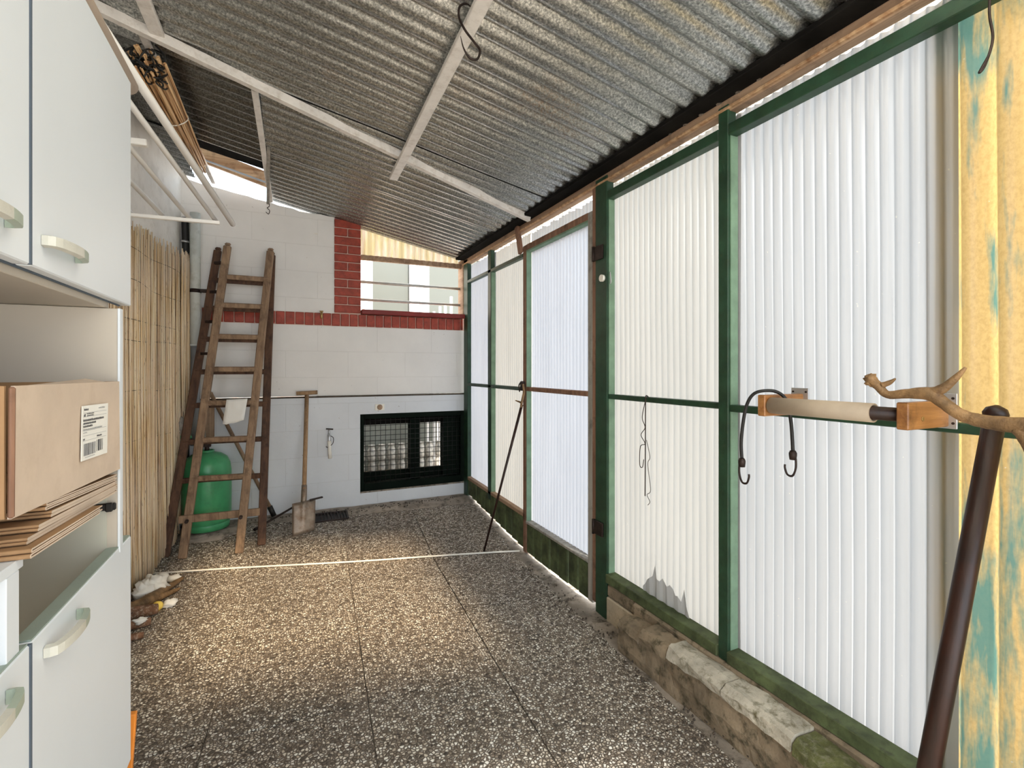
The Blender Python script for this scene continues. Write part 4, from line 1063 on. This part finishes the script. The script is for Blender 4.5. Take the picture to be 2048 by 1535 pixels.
# strings on the middle rail
b = MB()
b.tube(catmull([(1.64, 1.905, 1.112), (1.622, 1.902, 1.115), (1.620, 1.902, 1.05), (1.62, 1.903, .85), (1.62, 1.905, .62)]), .0028, 6)
b.tube(catmull([(1.622, 1.899, 1.11), (1.62, 1.920, 1.04), (1.62, 1.925, 1.0), (1.62, 1.905, .96), (1.62, 1.935, .92), (1.62, 1.905, .88), (1.62, 1.94, .86), (1.62, 1.945, .77), (1.62, 1.925, .76), (1.62, 1.915, .80)]), .002, 5)
b.tube(catmull([(1.62, 1.895, .90), (1.62, 1.87, .82), (1.62, 1.885, .78), (1.62, 1.865, .66), (1.62, 1.89, .63), (1.62, 1.87, .60), (1.62, 1.885, .58)]), .0015, 5)
thing(b.build('hanging_string', 'iron'), 'tangled dark string hanging from the middle rail near the green post', 'string')

# ---- roller bracket set on the rail
def bracket(y, label):
    br = thing(empty('wooden_bracket', (1.52, y, 1.13)), label, 'bracket')
    b = MB(); b.box(1.425, 1.622, y - .014, y + .014, 1.095, 1.165, .003); b.build('arm', 'bracket', br)
    b = MB(); b.box(1.618, 1.624, y - .032, y + .030, 1.09, 1.185, .001)
    b.build('plate', 'steel', br)
    for dz in (1.105, 1.172):
        for dy in (-.024, .022):
            b = MB(); b.tube([(1.6155, y + dy, dz), (1.6185, y + dy, dz)], .0035, 8); b.build('screw', 'iron', br)
    b = MB(); b.tube([(1.49, y - .016, 1.122), (1.49, y - .0135, 1.122)], .006, 10); b.build('screw', 'brass', br)
    return br
bracket(1.105, 'wooden shelf bracket at the far end of the roller')
bracket(.700, 'wooden shelf bracket under the branch, nearest the yellow sheet')
rl = thing(empty('roller_rod', (1.455, .9, 1.131)), 'dark rod with beige card tube held between two wooden brackets', 'rod')
b = MB(); b.tube([(1.452, .716, 1.131), (1.452, 1.089, 1.131)], .0185, 16); b.build('rod', 'pole', rl)
b = MB(); n = 24; vs = []; fs = []
for yy, r in ((.780, .0265), (1.086, .0265), (1.086, .021), (.780, .021)):
    for k in range(n): a = 2 * math.pi * k / n; vs.append((1.452 + r * math.cos(a), yy, 1.131 + r * math.sin(a)))
for i in range(4):
    j = (i + 1) % 4
    for k in range(n): fs.append((i * n + k, i * n + (k + 1) % n, j * n + (k + 1) % n, j * n + k))
b.add(vs, fs, True); part(fix_normals(b.build('card_sleeve', 'tube', rl)), 'beige card sleeve')
# bungee cord draped over it
bg_ = thing(empty('bungee_cord', (1.45, 1.1, 1.0)), 'dark bungee cord with two wire hooks draped over the roller', 'bungee cord')
b = MB(); b.tube(catmull([(1.42, 1.175, .945), (1.418, 1.176, 1.00), (1.418, 1.168, 1.07), (1.420, 1.155, 1.13), (1.425, 1.135, 1.165), (1.44, 1.110, 1.178), (1.475, 1.085, 1.175), (1.497, 1.065, 1.145), (1.500, 1.053, 1.08), (1.500, 1.048, 1.02), (1.500, 1.046, .985)], 8), .0055, 8); b.build('cord', 'black', bg_)
for (x, y, z, s) in ((1.42, 1.175, .945, 1), (1.50, 1.046, .985, -1)):
    b = MB(); b.tube([(x, y, z), (x, y, z - .008), (x, y, z - .016), (x, y, z - .030)], [.008, .012, .012, .010], 12); part(b.build('end_sleeve', 'iron', bg_), 'ribbed end sleeve')
    sg = -1 if s == 1 else 1
    dy = .018 if s == -1 else -.018
    yy = y + (.010 if s == 1 else -.010)
    b = MB(); b.tube(catmull([(x, yy, z - .025), (x, yy, z - .055), (x, yy + dy * .6, z - .082), (x, yy + dy * 1.6, z - .082), (x, yy + dy * 2.1, z - .062), (x, yy + dy * 2.1, z - .050)]), .0036, 6); b.build('wire_hook', 'iron', bg_)

# ---- branch lying over the bracket
brn = thing(empty('bare_branch', (1.42, .65, 1.2)), 'bare forked branch lying over the wooden bracket', 'branch')
def br_tube(pts, rs, k=6):
    cp = catmull(pts, k); N = len(cp); R = []
    for i in range(N):
        t = i / (N - 1) * (len(rs) - 1); a = int(min(t, len(rs) - 2)); R.append(rs[a] + (rs[a + 1] - rs[a]) * (t - a))
    R = [r * (1 + .10 * noise.noise(Vector((i * .5, 1, 0)))) for i, r in enumerate(R)]
    return MB().tube(cp, R, 12)
b = br_tube([(1.42, .768, 1.222), (1.42, .752, 1.205), (1.42, .730, 1.184), (1.42, .690, 1.188), (1.42, .640, 1.190), (1.42, .612, 1.170), (1.42, .580, 1.145), (1.42, .545, 1.134), (1.42, .50, 1.130), (1.42, .43, 1.130), (1.42, .34, 1.120)], [.013, .011, .010, .012, .0165, .014, .014, .015, .017, .019, .020]); b.build('main_limb', 'branch', brn)
b = br_tube([(1.42, .635, 1.193), (1.42, .612, 1.205), (1.42, .590, 1.228), (1.42, .570, 1.254)], [.013, .011, .008, .003]); b.build('tine', 'branch', brn)
b = br_tube([(1.42, .742, 1.208), (1.42, .725, 1.216), (1.42, .712, 1.226)], [.008, .006, .002]); b.build('tine', 'branch', brn)
b = br_tube([(1.42, .480, 1.125), (1.42, .465, 1.095), (1.42, .452, 1.05), (1.42, .43, .99)], [.016, .014, .012, .010]); b.build('tine', 'branch', brn)
b = MB(); b.blob((1.42, .770, 1.222), .0165, 4, .5, 12, 9, 5); b.build('knob', 'branch', brn)

# ---- dark pole leaning at the right
po = thing(empty('leaning_pole', (1.25, .64, -.13)), 'dark varnished wooden pole leaning against the rail by the yellow sheet', 'pole')
foot = Vector((1.252, .638, -.128)); top = Vector((1.515, .5535, 1.14))
b = MB(); b.tube([foot, foot.lerp(top, .5), top], [.021, .0215, .0205], 18); b.build('shaft', 'pole', po)
b = MB(); d = (top - foot).normalized(); b.tube([top - d * .005, top + d * .006, top + d * .018, top + d * .026], [.0215, .024, .019, .004], 16); b.build('knob', 'pole', po)

# ---- litter on the floor by the cabinet
def fp(x, y, h): return (x, y, fz(x, y) + h)
b = MB(); b.blob(fp(-.735, 3.62, .06), .072, 1, .5, 22, 16, 3, (1, 1, .85)); b.blob(fp(-.765, 3.54, .060), .062, 7, .6, 20, 14, 3, (.8, 1, .9))
thing(b.build('plastic_bag', 'whitep'), 'crumpled white bag on the floor at the foot of the reed mat', 'bag')
b = MB(); b.blob(fp(-.725, 3.83, .030), .036, 2, .25, 14, 10, 2, (1, 1, .85)); thing(b.build('white_lump', 'whitep'), 'round white lump behind the white bag', 'stone')
b = MB(); b.blob(fp(-.660, 3.80, .022), .032, 3, .3, 14, 10, 2, (1.3, .9, .7)); thing(b.build('white_lump', 'whitep'), 'flat whitish lump right of the white bag', 'stone')
b = MB(); b.blob(fp(-.61, 3.405, .022), .032, 6, .7, 12, 9, 4, (1.1, 1, .7)); thing(b.build('crumpled_paper', 'paper'), 'crumpled white paper scrap at the right of the litter', 'paper')
b = MB(); b.blob(fp(-.665, 3.385, .026), .027, 9, .1); thing(b.build('yellow_ball', 'yellow'), 'small yellow ball among the litter', 'ball')
rt_ = thing(empty('forked_root', (-.7, 3.5, -.12)), 'forked brown root lying on the floor', 'root')
br_tube([fp(-.82, 3.34, .05), fp(-.77, 3.38, .045), fp(-.72, 3.45, .045), fp(-.675, 3.60, .032), fp(-.61, 3.80, .016)], [.030, .032, .034, .024, .010]).build('main_limb', 'branch', rt_)
br_tube([fp(-.74, 3.46, .045), fp(-.685, 3.50, .03), fp(-.60, 3.63, .014)], [.028, .022, .008]).build('side_limb', 'branch', rt_)
for i, (p, q, r, lab) in enumerate(((fp(-.84, 3.24, .05), fp(-.655, 3.33, .034), .032, 'thick bark-covered log end beside the yellow ball'), (fp(-.86, 3.12, .035), fp(-.66, 3.20, .026), .024, 'thin bark-covered log nearest the cabinet'), (fp(-.88, 3.00, .03), fp(-.66, 3.06, .020), .018, 'small brown stick at the front of the litter'))):
    b = br_tube([p, Vector(p).lerp(Vector(q), .4) + Vector((0, .01, .004)), q], [r, r * 1.1, r * .85]); thing(b.build('log', 'bark'), lab, 'log')
b = MB(); b.blob(fp(-.70, 3.17, .052), .026, 15, .9, 12, 9, 4, (1.3, .8, .5)); thing(b.build('crumpled_paper', 'paper'), 'torn pale paper scrap on the bark logs', 'paper')
